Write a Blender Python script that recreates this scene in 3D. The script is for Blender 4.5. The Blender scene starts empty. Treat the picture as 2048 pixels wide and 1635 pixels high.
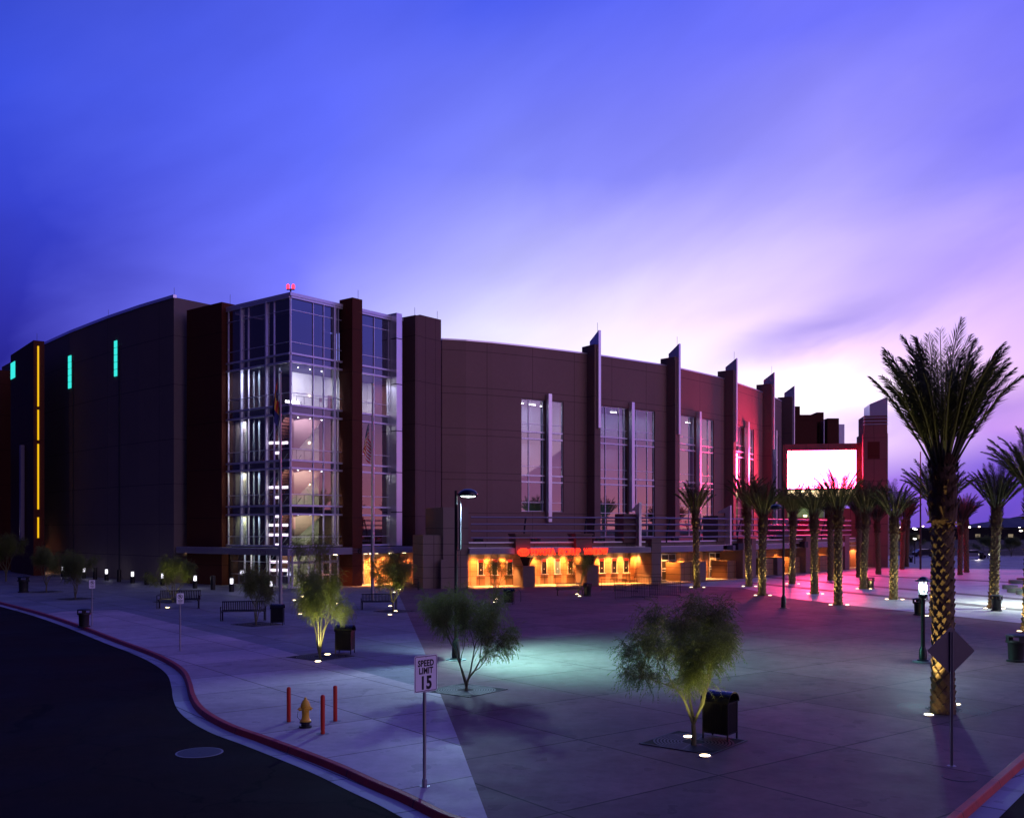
import bpy, bmesh, math, random
import numpy as np
from mathutils import Vector, Matrix, Euler
R = math.radians
sc = bpy.context.scene
col = sc.collection

# ------------------------------------------------------------------ camera
CAMZ = 5.4
FPX = 1970.0          # focal length in pixels of the 2048 px wide plate (view camera, rising front)
HOR = 1056.0          # horizon row
cam_d = bpy.data.cameras.new("camera"); cam = bpy.data.objects.new("camera", cam_d); col.objects.link(cam)
cam.location = (0, 0, CAMZ); cam.rotation_euler = (R(90), 0, 0)
cam_d.sensor_width = 36; cam_d.lens = 36 * FPX / 2048
cam_d.shift_y = (HOR - 817.5) / 2048
cam_d.clip_start = 0.1; cam_d.clip_end = 20000
sc.camera = cam

# ------------------------------------------------------------------ render / exposure
sc.render.engine = 'CYCLES'
sc.view_settings.view_transform = 'Standard'; sc.view_settings.look = 'None'
sc.view_settings.exposure = 0.0; sc.view_settings.gamma = 1.0
sc.cycles.max_bounces = 6; sc.cycles.diffuse_bounces = 3; sc.cycles.glossy_bounces = 3
sc.cycles.transmission_bounces = 4; sc.cycles.transparent_max_bounces = 10
sc.cycles.sample_clamp_indirect = 6.0; sc.cycles.sample_clamp_direct = 0
sc.cycles.caustics_reflective = False; sc.cycles.caustics_refractive = False
sc.cycles.use_denoising = True
sc.cycles.use_light_tree = True

def s2l(c):
    out = []
    for v in c[:3]:
        v = v / 255.0
        out.append(v / 12.92 if v <= 0.04045 else ((v + 0.055) / 1.055) ** 2.4)
    return tuple(out)

# ------------------------------------------------------------------ world: dusk sky in direction space
world = bpy.data.worlds.new("World"); sc.world = world; world.use_nodes = True
wt = world.node_tree; wn = wt.nodes; wl = wt.links; wn.clear()
def W(t, **kw):
    n = wn.new(t)
    for k, v in kw.items(): setattr(n, k, v)
    return n
def wmath(op, a, b=None, c=None, clamp=False):
    n = W('ShaderNodeMath', operation=op); n.use_clamp = clamp
    for i, x in enumerate((a, b, c)):
        if x is None: continue
        if isinstance(x, (int, float)): n.inputs[i].default_value = x
        else: wl.new(x, n.inputs[i])
    return n.outputs[0]
wout = W('ShaderNodeOutputWorld'); wbg = W('ShaderNodeBackground'); wl.new(wbg.outputs[0], wout.inputs[0])
tc = W('ShaderNodeTexCoord'); sep = W('ShaderNodeSeparateXYZ'); wl.new(tc.outputs['Generated'], sep.inputs[0])
X_, Y_, Z_ = sep.outputs
az = wmath('ARCTAN2', X_, Y_)
# long wispy clouds: noise stretched along the horizon
def wmap(rot, scale):     # rotate first, stretch afterwards, so that the streaks run on a slant
    m1 = W('ShaderNodeMapping'); wl.new(tc.outputs['Generated'], m1.inputs[0]); m1.inputs['Rotation'].default_value = rot
    m2 = W('ShaderNodeMapping'); wl.new(m1.outputs[0], m2.inputs[0]); m2.inputs['Scale'].default_value = scale
    return m2
mp = wmap((0, R(24), 0), (1.5, 1.2, 4.2))
nz = W('ShaderNodeTexNoise'); nz.inputs['Scale'].default_value = 2.1; nz.inputs['Detail'].default_value = 5; nz.inputs['Roughness'].default_value = .48
nz.inputs['Distortion'].default_value = .5
wl.new(mp.outputs[0], nz.inputs['Vector'])
cloud = wmath('SUBTRACT', nz.outputs['Fac'], .5)
# clouds bend the elevation that is looked up, more strongly near the afterglow
zc = wmath('ADD', Z_, wmath('MULTIPLY', cloud, .085))
azc = wmath('ADD', az, wmath('MULTIPLY', cloud, .25))
def ramp(stops, src):
    n = W('ShaderNodeValToRGB'); wl.new(src, n.inputs[0]); cr = n.color_ramp; cr.interpolation = 'B_SPLINE' if False else 'EASE'
    cr.interpolation = 'LINEAR'
    while len(cr.elements) > 1: cr.elements.remove(cr.elements[-1])
    for i, (p, c, k) in enumerate(stops):
        e = cr.elements[0] if i == 0 else cr.elements.new(p)
        e.position = p; lc = s2l(c); e.color = (lc[0]*k, lc[1]*k, lc[2]*k, 1)
    return n.outputs[0]
SKY = [   # (azimuth in degrees, ramp over sine of elevation)
 (-95, [(0, (22, 16, 42), 1), (.25, (24, 22, 66), 1), (1, (26, 28, 96), 1)]),
 (-27, [(0, (22, 16, 84), 1), (.10, (30, 24, 112), 1), (.19, (46, 46, 164), 1), (.28, (56, 68, 208), 1), (.38, (60, 80, 222), 1), (.48, (52, 70, 190), 1), (1, (36, 50, 150), 1)]),
 (-13, [(0, (80, 68, 205), 1), (.14, (108, 104, 240), 1), (.22, (122, 124, 255), 1), (.33, (100, 112, 252), 1), (.48, (78, 94, 235), 1), (1, (48, 64, 180), 1)]),
 (0, [(0, (235, 205, 255), 1.05), (.12, (240, 228, 255), 1.15), (.20, (226, 222, 255), 1.1), (.26, (188, 186, 255), 1.02), (.34, (134, 140, 255), 1), (.48, (78, 96, 240), 1), (1, (55, 70, 195), 1)]),
 (10, [(0, (200, 165, 245), 1.1), (.08, (255, 232, 255), 1.3), (.16, (255, 240, 255), 1.25), (.20, (245, 225, 255), 1.15), (.26, (200, 188, 255), 1.05), (.34, (142, 142, 255), 1), (.48, (92, 104, 245), 1), (1, (60, 75, 205), 1)]),
 (17, [(0, (130, 95, 215), 1.05), (.045, (175, 125, 235), 1.1), (.08, (255, 225, 250), 1.25), (.13, (255, 245, 255), 1.5), (.17, (250, 218, 255), 1.3), (.22, (228, 205, 255), 1.12), (.30, (172, 162, 255), 1), (.45, (112, 116, 250), 1), (1, (66, 78, 200), 1)]),
 (27, [(0, (96, 68, 188), 1), (.06, (120, 88, 218), 1.05), (.10, (205, 155, 240), 1.1), (.15, (235, 195, 250), 1.15), (.20, (215, 182, 255), 1.1), (.30, (142, 134, 255), 1), (.45, (110, 112, 250), 1), (1, (66, 76, 205), 1)]),
 (55, [(0, (215, 130, 140), 1.15), (.08, (215, 145, 175), 1.25), (.16, (165, 135, 215), 1.1), (.26, (118, 118, 235), 1.1), (.45, (105, 105, 225), 1), (1, (66, 76, 195), 1)]),
 (100, [(0, (220, 125, 145), 1.3), (.05, (200, 125, 175), 1.2), (.11, (150, 115, 190), 1), (.19, (88, 92, 225), 1.2), (.35, (84, 92, 225), 1.1), (1, (66, 72, 180), 1)]),
 (140, [(0, (150, 105, 165), 1.1), (.25, (104, 92, 175), 1.1), (1, (46, 50, 140), 1)]),
 (180, [(0, (24, 18, 40), 1), (.25, (26, 22, 62), 1), (1, (26, 28, 96), 1)]),
]
cur = None; prev = None
for a, st in SKY:
    c = ramp(st, zc)
    if cur is None: cur = c; prev = a; continue
    mr = W('ShaderNodeMapRange'); mr.interpolation_type = 'SMOOTHSTEP' if (a < -20 or a > 130) else 'LINEAR'; wl.new(azc, mr.inputs['Value'])
    mr.inputs['From Min'].default_value = R(prev); mr.inputs['From Max'].default_value = R(a)
    mx = W('ShaderNodeMix', data_type='RGBA'); wl.new(mr.outputs[0], mx.inputs[0]); wl.new(cur, mx.inputs[6]); wl.new(c, mx.inputs[7])
    cur = mx.outputs[2]; prev = a
# two darker wisps of cloud drifting above the afterglow
def wisp(col_in, a0, z0, sl, su, sv, k, c):
    da = wmath('SUBTRACT', az, R(a0)); dz = wmath('SUBTRACT', Z_, z0); ca, sa = math.cos(R(sl)), math.sin(R(sl))
    u = wmath('ADD', wmath('MULTIPLY', da, ca), wmath('MULTIPLY', dz, sa))
    v = wmath('ADD', wmath('ADD', wmath('MULTIPLY', da, -sa), wmath('MULTIPLY', dz, ca)), wmath('MULTIPLY', cloud, .16))
    e = wmath('ADD', wmath('POWER', wmath('DIVIDE', u, su), 2), wmath('POWER', wmath('DIVIDE', v, sv), 2))
    g = wmath('MULTIPLY', wmath('EXPONENT', wmath('MULTIPLY', e, -1)), k)
    mx = W('ShaderNodeMix', data_type='RGBA'); wl.new(g, mx.inputs[0]); wl.new(col_in, mx.inputs[6]); mx.inputs[7].default_value = (*s2l(c), 1)
    return mx.outputs[2]
cur = wisp(cur, 17, .195, 24, .10, .022, .62, (118, 108, 225))
cur = wisp(cur, 24, .115, 12, .16, .016, .45, (150, 115, 225))
# soft brightness variation of thin cloud
mp2 = wmap((R(8), R(30), 0), (1.8, 1.5, 6.5))
nz2 = W('ShaderNodeTexNoise'); nz2.inputs['Scale'].default_value = 2.6; nz2.inputs['Detail'].default_value = 6; wl.new(mp2.outputs[0], nz2.inputs['Vector'])
vv = wmath('MULTIPLY_ADD', nz2.outputs['Fac'], .30, .87)
hs = W('ShaderNodeVectorMath', operation='SCALE'); wl.new(cur, hs.inputs[0]); wl.new(vv, hs.inputs[3])
wl.new(hs.outputs[0], wbg.inputs[0]); wbg.inputs[1].default_value = 1.0
SUN_AZ, SUN_EL = 128, 24      # the last afterglow, far right of the frame
sd = bpy.data.lights.new("sun", 'SUN'); sun = bpy.data.objects.new("sun", sd); col.objects.link(sun)
sd.energy = 0.30; sd.angle = R(50); sd.color = (1.0, .66, .82)
sun.rotation_euler = Vector((-math.sin(R(SUN_AZ)) * math.cos(R(SUN_EL)), -math.cos(R(SUN_AZ)) * math.cos(R(SUN_EL)), -math.sin(R(SUN_EL)))).to_track_quat('-Z', 'Y').to_euler()

# ------------------------------------------------------------------ survey helpers (plan positions measured from the camera station)
def G(px, py, z=0.0):
    Y = (CAMZ - z) * FPX / (py - HOR)
    return Vector(((px - 1024) / FPX * Y, Y, z))
def ZY(py, Y): return CAMZ + (HOR - py) * Y / FPX

class Fr:
    """vertical plane: origin, u along the wall, n outward (towards the plaza)"""
    def __init__(s, o, u, n=None):
        s.o = Vector((o[0], o[1], 0)); s.u = Vector((u[0], u[1], 0)).normalized()
        s.n = Vector((s.u.y, -s.u.x, 0)) if n is None else Vector((n[0], n[1], 0)).normalized()
    def P(s, u, n, z): return s.o + s.u * u + s.n * n + Vector((0, 0, z))
    def at(s, px, n=0.0):
        k = (px - 1024) / FPX; o = s.o + s.n * n
        return (k * o.y - o.x) / (s.u.x - k * s.u.y)
    def z(s, px, py, n=0.0):
        return ZY(py, s.P(s.at(px, n), n, 0).y)

# ------------------------------------------------------------------ materials
MAT = {}
def newmat(name):
    m = bpy.data.materials.new(name); m.use_nodes = True; nt = m.node_tree
    return m, nt, nt.nodes['Principled BSDF']
def nmath(nt, op, a, b=None, c=None, clamp=False):
    n = nt.nodes.new('ShaderNodeMath'); n.operation = op; n.use_clamp = clamp
    for i, x in enumerate((a, b, c)):
        if x is None: continue
        if isinstance(x, (int, float)): n.inputs[i].default_value = x
        else: nt.links.new(x, n.inputs[i])
    return n.outputs[0]
def noise(nt, scale, detail=5, vec=None, rough=.55):
    n = nt.nodes.new('ShaderNodeTexNoise'); n.inputs['Scale'].default_value = scale; n.inputs['Detail'].default_value = detail
    n.inputs['Roughness'].default_value = rough
    if vec is None:
        g = nt.nodes.new('ShaderNodeNewGeometry'); vec = g.outputs['Position']
    nt.links.new(vec, n.inputs['Vector']); return n.outputs['Fac']
def scale_col(nt, colr, fac):
    v = nt.nodes.new('ShaderNodeVectorMath'); v.operation = 'SCALE'
    if isinstance(colr, tuple): v.inputs[0].default_value = colr[:3]
    else: nt.links.new(colr, v.inputs[0])
    nt.links.new(fac, v.inputs[3]); return v.outputs[0]
def plain(name, c, rough=.7, metal=0, var=.25, scale=3.0, bump=.0, bscale=40, spec=.5, obj=False):
    m, nt, b = newmat(name)
    vec = None
    if obj:
        t = nt.nodes.new('ShaderNodeTexCoord'); vec = t.outputs['Object']
    f = nmath(nt, 'MULTIPLY_ADD', noise(nt, scale, 6, vec), var * 2, 1 - var)
    nt.links.new(scale_col(nt, tuple(c), f), b.inputs['Base Color'])
    b.inputs['Roughness'].default_value = rough; b.inputs['Metallic'].default_value = metal
    b.inputs['Specular IOR Level'].default_value = spec
    if bump:
        bp = nt.nodes.new('ShaderNodeBump'); bp.inputs['Strength'].default_value = bump; bp.inputs['Distance'].default_value = .02
        nt.links.new(noise(nt, bscale, 4, vec), bp.inputs['Height']); nt.links.new(bp.outputs[0], b.inputs['Normal'])
    MAT[name] = m; return m
def emit(name, c, s, base=(.02, .02, .02)):
    m, nt, b = newmat(name); b.inputs['Base Color'].default_value = (*base, 1)
    b.inputs['Emission Color'].default_value = (*c, 1); b.inputs['Emission Strength'].default_value = s
    MAT[name] = m; return m
def glassmat(name, tint=(.8, .85, .9), refl=.16, grazing=.75):
    m = bpy.data.materials.new(name); m.use_nodes = True; nt = m.node_tree; nt.nodes.clear()
    o = nt.nodes.new('ShaderNodeOutputMaterial'); mx = nt.nodes.new('ShaderNodeMixShader')
    tr = nt.nodes.new('ShaderNodeBsdfTransparent'); tr.inputs[0].default_value = (*tint, 1)
    gl = nt.nodes.new('ShaderNodeBsdfGlossy'); gl.inputs['Roughness'].default_value = .015; gl.inputs['Color'].default_value = (.95, .95, 1, 1)
    lw = nt.nodes.new('ShaderNodeLayerWeight'); lw.inputs[0].default_value = .5
    f = nmath(nt, 'MULTIPLY_ADD', nmath(nt, 'POWER', lw.outputs['Facing'], 2.0), grazing, refl, clamp=True)
    nt.links.new(f, mx.inputs[0]); nt.links.new(tr.outputs[0], mx.inputs[1]); nt.links.new(gl.outputs[0], mx.inputs[2])
    nt.links.new(mx.outputs[0], o.inputs[0]); MAT[name] = m; return m

def concrete(name, c, joint=3.5, jw=.028, off=(0.0, 0.0), var=.3, rough=.62, ang=None, joint_dark=.3, spec=.4):
    """cast paving: cloudy tone, fine grain, stains and sawn joints on a grid that follows the kerb"""
    m, nt, b = newmat(name)
    g = nt.nodes.new('ShaderNodeNewGeometry'); sp = nt.nodes.new('ShaderNodeSeparateXYZ'); nt.links.new(g.outputs['Position'], sp.inputs[0])
    n1, n2 = (Vector((.79, .613)), Vector((.613, -.79))) if ang is None else (Vector((math.cos(ang), math.sin(ang))), Vector((-math.sin(ang), math.cos(ang))))
    def dot(n, o): return nmath(nt, 'ADD', nmath(nt, 'MULTIPLY_ADD', sp.outputs[0], n.x / joint, nmath(nt, 'MULTIPLY', sp.outputs[1], n.y / joint)), 100 + o)
    def line(v, d):
        fr = nmath(nt, 'FRACT', v)
        dd = nmath(nt, 'MINIMUM', fr, nmath(nt, 'SUBTRACT', 1.0, fr))
        return nmath(nt, 'LESS_THAN', dd, d / joint)
    v1, v2 = dot(n1, off[0]), dot(n2, off[1])
    j = nmath(nt, 'MAXIMUM', line(v1, jw), line(v2, jw))
    # slab-to-slab tone: white noise per cell
    cb = nt.nodes.new('ShaderNodeCombineXYZ'); nt.links.new(nmath(nt, 'FLOOR', v1), cb.inputs[0]); nt.links.new(nmath(nt, 'FLOOR', v2), cb.inputs[1])
    wn_ = nt.nodes.new('ShaderNodeTexWhiteNoise'); nt.links.new(cb.outputs[0], wn_.inputs['Vector'])
    f1 = nmath(nt, 'MULTIPLY_ADD', noise(nt, .28, 5), var * 2.2, 1 - var * 1.1)
    f2 = nmath(nt, 'MULTIPLY_ADD', noise(nt, 2.2, 9, rough=.72), var * 2.2, 1 - var * 1.1)
    f3 = nmath(nt, 'MULTIPLY_ADD', wn_.outputs[0], .34, .83)
    f4 = nmath(nt, 'SUBTRACT', 1.0, nmath(nt, 'MULTIPLY', j, 1 - joint_dark))
    st = nmath(nt, 'SUBTRACT', 1.0, nmath(nt, 'MULTIPLY', nmath(nt, 'GREATER_THAN', noise(nt, 1.1, 3), .63), .26))
    f = nmath(nt, 'MULTIPLY', nmath(nt, 'MULTIPLY', f1, f2), nmath(nt, 'MULTIPLY', nmath(nt, 'MULTIPLY', f3, f4), st))
    nt.links.new(scale_col(nt, tuple(c), f), b.inputs['Base Color'])
    b.inputs['Specular IOR Level'].default_value = spec
    nt.links.new(nmath(nt, 'MULTIPLY_ADD', noise(nt, 1.2, 4), .3, rough - .15), b.inputs['Roughness'])
    bp = nt.nodes.new('ShaderNodeBump'); bp.inputs['Strength'].default_value = .5; bp.inputs['Distance'].default_value = .01
    h = nmath(nt, 'SUBTRACT', nmath(nt, 'MULTIPLY', noise(nt, 28, 5), .5), j)
    nt.links.new(h, bp.inputs['Height']); nt.links.new(bp.outputs[0], b.inputs['Normal'])
    MAT[name] = m; return m

def panelled(name, c, zs=(), du=0, off=0, var=.14, rough=.8, jw=.03, dark=.45, spec=.25):
    """stucco with reveal joints: heights zs (object z) and every du metres along UV.x"""
    m, nt, b = newmat(name)
    uv = nt.nodes.new('ShaderNodeUVMap'); sp = nt.nodes.new('ShaderNodeSeparateXYZ'); nt.links.new(uv.outputs[0], sp.inputs[0])
    j = None
    for z in zs:
        q = nmath(nt, 'LESS_THAN', nmath(nt, 'ABSOLUTE', nmath(nt, 'SUBTRACT', sp.outputs[1], z)), jw)
        j = q if j is None else nmath(nt, 'MAXIMUM', j, q)
    if du:
        fr = nmath(nt, 'FRACT', nmath(nt, 'MULTIPLY_ADD', sp.outputs[0], 1 / du, 50 + off))
        q = nmath(nt, 'LESS_THAN', nmath(nt, 'MINIMUM', fr, nmath(nt, 'SUBTRACT', 1.0, fr)), jw / du)
        j = q if j is None else nmath(nt, 'MAXIMUM', j, q)
    f = nmath(nt, 'MULTIPLY', nmath(nt, 'MULTIPLY_ADD', noise(nt, .22, 4), var * 2, 1 - var), nmath(nt, 'MULTIPLY_ADD', noise(nt, 3.0, 6), var, 1 - var * .5))
    if j is not None: f = nmath(nt, 'MULTIPLY', f, nmath(nt, 'SUBTRACT', 1.0, nmath(nt, 'MULTIPLY', j, 1 - dark)))
    nt.links.new(scale_col(nt, tuple(c), f), b.inputs['Base Color']); b.inputs['Roughness'].default_value = rough
    b.inputs['Specular IOR Level'].default_value = spec
    bp = nt.nodes.new('ShaderNodeBump'); bp.inputs['Strength'].default_value = .3; bp.inputs['Distance'].default_value = .02
    nt.links.new(noise(nt, 14, 5), bp.inputs['Height']); nt.links.new(bp.outputs[0], b.inputs['Normal'])
    MAT[name] = m; return m

# ------------------------------------------------------------------ mesh builder
class MB:
    def __init__(s): s.v = []; s.f = []; s.uv = []; s.m = []; s.mi = 0
    def av(s, p, uv=(0, 0)): s.v.append((p[0], p[1], p[2])); s.uv.append(uv); return len(s.v) - 1
    def af(s, idx): s.f.append(tuple(idx)); s.m.append(s.mi)
    def quad(s, a, b, c, d, uv=None):
        uv = uv or [(0, 0), (1, 0), (1, 1), (0, 1)]
        s.af([s.av(p, u) for p, u in zip((a, b, c, d), uv)])
    def poly(s, pts): s.af([s.av(p, (p[0], p[1])) for p in pts])
    def hexa(s, p, u0=0, u1=0, bev=0):
        """8 corners: bottom ring 0-3, top ring 4-7"""
        i = [s.av(q, ((u0 if k % 4 in (0, 3) else u1), q[2])) for k, q in enumerate(p)]
        for f in ((0, 3, 2, 1), (4, 5, 6, 7), (0, 1, 5, 4), (1, 2, 6, 5), (2, 3, 7, 6), (3, 0, 4, 7)): s.af([i[k] for k in f])
    def box(s, x0, x1, y0, y1, z0, z1):
        V = Vector
        s.hexa([V((x0, y0, z0)), V((x1, y0, z0)), V((x1, y1, z0)), V((x0, y1, z0)), V((x0, y0, z1)), V((x1, y0, z1)), V((x1, y1, z1)), V((x0, y1, z1))], x0, x1)
    def fbox(s, F, u0, u1, n0, n1, z0, z1, U=0):
        if n0 < n1: n0, n1 = n1, n0
        s.hexa([F.P(u0, n0, z0), F.P(u1, n0, z0), F.P(u1, n1, z0), F.P(u0, n1, z0), F.P(u0, n0, z1), F.P(u1, n0, z1), F.P(u1, n1, z1), F.P(u0, n1, z1)], U + u0, U + u1)
    def prism(s, pts, z0, z1):
        n = len(pts); L = 0; us = [0]
        for k in range(n): L += (Vector(pts[(k + 1) % n][:2]) - Vector(pts[k][:2])).length; us.append(L)
        for k in range(n):
            a, b = pts[k], pts[(k + 1) % n]
            s.quad((a[0], a[1], z0), (b[0], b[1], z0), (b[0], b[1], z1), (a[0], a[1], z1), [(us[k], z0), (us[k + 1], z0), (us[k + 1], z1), (us[k], z1)])
        s.af([s.av((p[0], p[1], z1), (0, -9)) for p in pts]); s.af([s.av((p[0], p[1], z0), (0, -9)) for p in reversed(pts)])
    def tube(s, pts, r, seg=8, cap=True):
        pts = [Vector(p) for p in pts]; rs = r if isinstance(r, (list, tuple)) else [r] * len(pts)
        rings = []; up = None
        for k, p in enumerate(pts):
            d = (pts[min(k + 1, len(pts) - 1)] - pts[max(k - 1, 0)])
            if d.length < 1e-9: d = Vector((0, 0, 1))
            d.normalize()
            if up is None: up = Vector((0, 0, 1)) if abs(d.z) < .9 else Vector((1, 0, 0))
            a = d.cross(up)
            if a.length < 1e-6: a = d.orthogonal()
            a.normalize(); up = a.cross(d).normalized()
            rings.append([s.av(p + (a * math.cos(2 * math.pi * j / seg) + up * math.sin(2 * math.pi * j / seg)) * rs[k]) for j in range(seg)])
        for k in range(len(rings) - 1):
            A, B = rings[k], rings[k + 1]
            for j in range(seg): s.af((A[j], A[(j + 1) % seg], B[(j + 1) % seg], B[j]))
        if cap: s.af(rings[0][::-1]); s.af(rings[-1])
    def lathe(s, prof, seg=16, c=(0, 0), a0=0, a1=2 * math.pi):
        full = abs(a1 - a0 - 2 * math.pi) < 1e-6; n = seg if full else seg + 1
        rings = [[s.av((c[0] + r * math.cos(a0 + (a1 - a0) * j / seg), c[1] + r * math.sin(a0 + (a1 - a0) * j / seg), z)) for j in range(n)] for r, z in prof]
        for k in range(len(rings) - 1):
            for j in range(seg):
                j2 = (j + 1) % n if full else j + 1
                s.af((rings[k][j], rings[k][j2], rings[k + 1][j2], rings[k + 1][j]))
        if full:
            if prof[0][0] > 1e-4: s.af(rings[0][::-1])
            if prof[-1][0] > 1e-4: s.af(rings[-1])
    def islands(s):
        par = list(range(len(s.v)))
        def f(a):
            while par[a] != a: par[a] = par[par[a]]; a = par[a]
            return a
        for fc in s.f:
            a = f(fc[0])
            for i in fc[1:]: par[f(i)] = a
        g = {}
        for k, fc in enumerate(s.f): g.setdefault(f(fc[0]), []).append(k)
        return list(g.values())
    def build_each(s, name, mats, parent=None, **kw):
        out = []
        for g in s.islands():
            m = MB(); mp_ = {}
            for k in g:
                idx = []
                for i in s.f[k]:
                    if i not in mp_: mp_[i] = m.av(s.v[i], s.uv[i])
                    idx.append(mp_[i])
                m.mi = s.m[k]; m.af(idx)
            out.append(m.build(name, mats, parent, **kw))
        return out
    def build(s, name, mats, parent=None, smooth=False, world=True, bevel=0, ang=35):
        me = bpy.data.meshes.new(name)
        off = Vector((0, 0, 0))
        if parent is not None and world:
            r = parent
            while r.parent: r = r.parent
            off = r.location
        v = [(p[0] - off.x, p[1] - off.y, p[2] - off.z) for p in s.v]
        me.from_pydata(v, [], s.f)
        if not isinstance(mats, (list, tuple)): mats = [mats]
        for m in mats: me.materials.append(MAT[m] if isinstance(m, str) else m)
        if len(mats) > 1: me.polygons.foreach_set('material_index', s.m)
        ul = me.uv_layers.new(name='UVMap')
        uv = np.array(s.uv, dtype=np.float32)
        li = np.zeros(len(me.loops), dtype=np.int32); me.loops.foreach_get('vertex_index', li)
        ul.data.foreach_set('uv', uv[li].ravel())
        if smooth:
            me.polygons.foreach_set('use_smooth', [True] * len(me.polygons))
            try: me.set_sharp_from_angle(angle=R(ang))
            except Exception: pass
        me.update()
        o = bpy.data.objects.new(name, me); col.objects.link(o)
        if parent is not None: o.parent = parent
        if bevel:
            md = o.modifiers.new('bevel', 'BEVEL'); md.width = bevel; md.segments = 2; md.limit_method = 'ANGLE'; md.angle_limit = R(40)
        return o

def tag(o, label=None, cat=None, group=None, kind=None):
    if label: o['label'] = label
    if cat: o['category'] = cat
    if group: o['group'] = group
    if kind: o['kind'] = kind
    return o
def thing(name, label, cat, loc=(0, 0, 0), rz=0, group=None):
    o = bpy.data.objects.new(name, None); col.objects.link(o); o.location = loc; o.rotation_euler = (0, 0, rz)
    o.empty_display_size = .2
    return tag(o, label, cat, group)
def kids(o): return [c for c in list(o.children)]
def copy_tree(o, parent=None):
    c = o.copy(); col.objects.link(c); c.parent = parent
    for ch in kids(o): copy_tree(ch, c)
    return c
def put(o, loc, rz=0, s=1.0, label=None):
    o.location = (loc[0], loc[1], loc[2] if len(loc) > 2 else 0); o.rotation_euler = (0, 0, rz); o.scale = (s, s, s)
    if label: o['label'] = label
    return o
def text_mesh(mb, txt, size, M, thick=.01, bold=0.0, font_scale_x=1.0, align='CENTER', spacing=1.0, res=3):
    cu = bpy.data.curves.new('t', 'FONT'); cu.body = txt; cu.size = size; cu.align_x = align; cu.extrude = thick; cu.offset = bold
    cu.space_character = spacing; cu.resolution_u = res
    ob = bpy.data.objects.new('t', cu); col.objects.link(ob)
    dg = bpy.context.evaluated_depsgraph_get(); me = bpy.data.meshes.new_from_object(ob.evaluated_get(dg))
    base = len(mb.v)
    for v in me.vertices:
        p = M @ Vector((v.co.x * font_scale_x, v.co.y, v.co.z)); mb.av(p)
    for p in me.polygons: mb.af([base + i for i in p.vertices])
    bpy.data.objects.remove(ob); bpy.data.meshes.remove(me); bpy.data.curves.remove(cu)
def light(name, kind, loc, energy, color=(1, 1, 1), parent=None, size=.1, target=None, spot=None, blend=.5, sy=None):
    ld = bpy.data.lights.new(name, kind); ld.energy = energy; ld.color = color
    if kind == 'AREA':
        ld.size = size
        if sy: ld.shape = 'RECTANGLE'; ld.size_y = sy
    else: ld.shadow_soft_size = size
    if kind == 'SPOT': ld.spot_size = R(spot or 90); ld.spot_blend = blend
    o = bpy.data.objects.new(name, ld); col.objects.link(o)
    loc = Vector(loc)
    if target is not None: o.rotation_euler = (Vector(target) - loc).to_track_quat('-Z', 'Y').to_euler()
    if parent is not None:
        o.parent = parent; r = parent
        while r.parent: r = r.parent
        o.location = loc - r.location
    else: o.location = loc
    return o

# ------------------------------------------------------------------ material set
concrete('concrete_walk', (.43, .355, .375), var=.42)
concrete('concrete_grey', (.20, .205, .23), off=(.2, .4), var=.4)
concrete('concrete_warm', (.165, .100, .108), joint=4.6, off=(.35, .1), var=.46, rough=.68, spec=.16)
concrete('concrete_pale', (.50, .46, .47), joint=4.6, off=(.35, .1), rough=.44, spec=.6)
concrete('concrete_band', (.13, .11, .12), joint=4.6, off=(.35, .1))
concrete('gutter_concrete', (.30, .30, .36), joint=3.0, off=(.5, .5), var=.2)
def asphalt_mat():
    m, nt, b = newmat('asphalt')
    g = noise(nt, 55, 3, rough=.8); p = noise(nt, .35, 5); q = noise(nt, 2.5, 8, rough=.75)
    vo = nt.nodes.new('ShaderNodeTexVoronoi'); vo.feature = 'DISTANCE_TO_EDGE'; vo.inputs['Scale'].default_value = .22
    ge = nt.nodes.new('ShaderNodeNewGeometry'); dn = nt.nodes.new('ShaderNodeTexNoise'); dn.inputs['Scale'].default_value = 1.3; dn.inputs['Detail'].default_value = 6; nt.links.new(ge.outputs['Position'], dn.inputs['Vector'])
    va = nt.nodes.new('ShaderNodeVectorMath'); va.operation = 'MULTIPLY_ADD'; nt.links.new(dn.outputs['Color'], va.inputs[0]); va.inputs[1].default_value = (1.2, 1.2, 0); nt.links.new(ge.outputs['Position'], va.inputs[2]); nt.links.new(va.outputs[0], vo.inputs['Vector'])
    crack = nmath(nt, 'LESS_THAN', vo.outputs['Distance'], .006)
    f = nmath(nt, 'MULTIPLY', nmath(nt, 'MULTIPLY_ADD', g, 1.4, .3), nmath(nt, 'MULTIPLY_ADD', nmath(nt, 'MULTIPLY', p, q), 2.6, .35))
    f = nmath(nt, 'MULTIPLY', f, nmath(nt, 'SUBTRACT', 1.0, nmath(nt, 'MULTIPLY', crack, .6)))
    nt.links.new(scale_col(nt, (.016, .010, .008), f), b.inputs['Base Color']); b.inputs['Specular IOR Level'].default_value = .06
    nt.links.new(nmath(nt, 'MULTIPLY_ADD', p, .5, .55), b.inputs['Roughness'])
    bp = nt.nodes.new('ShaderNodeBump'); bp.inputs['Strength'].default_value = .7; bp.inputs['Distance'].default_value = .01
    nt.links.new(g, bp.inputs['Height']); nt.links.new(bp.outputs[0], b.inputs['Normal']); MAT['asphalt'] = m
asphalt_mat()
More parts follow.
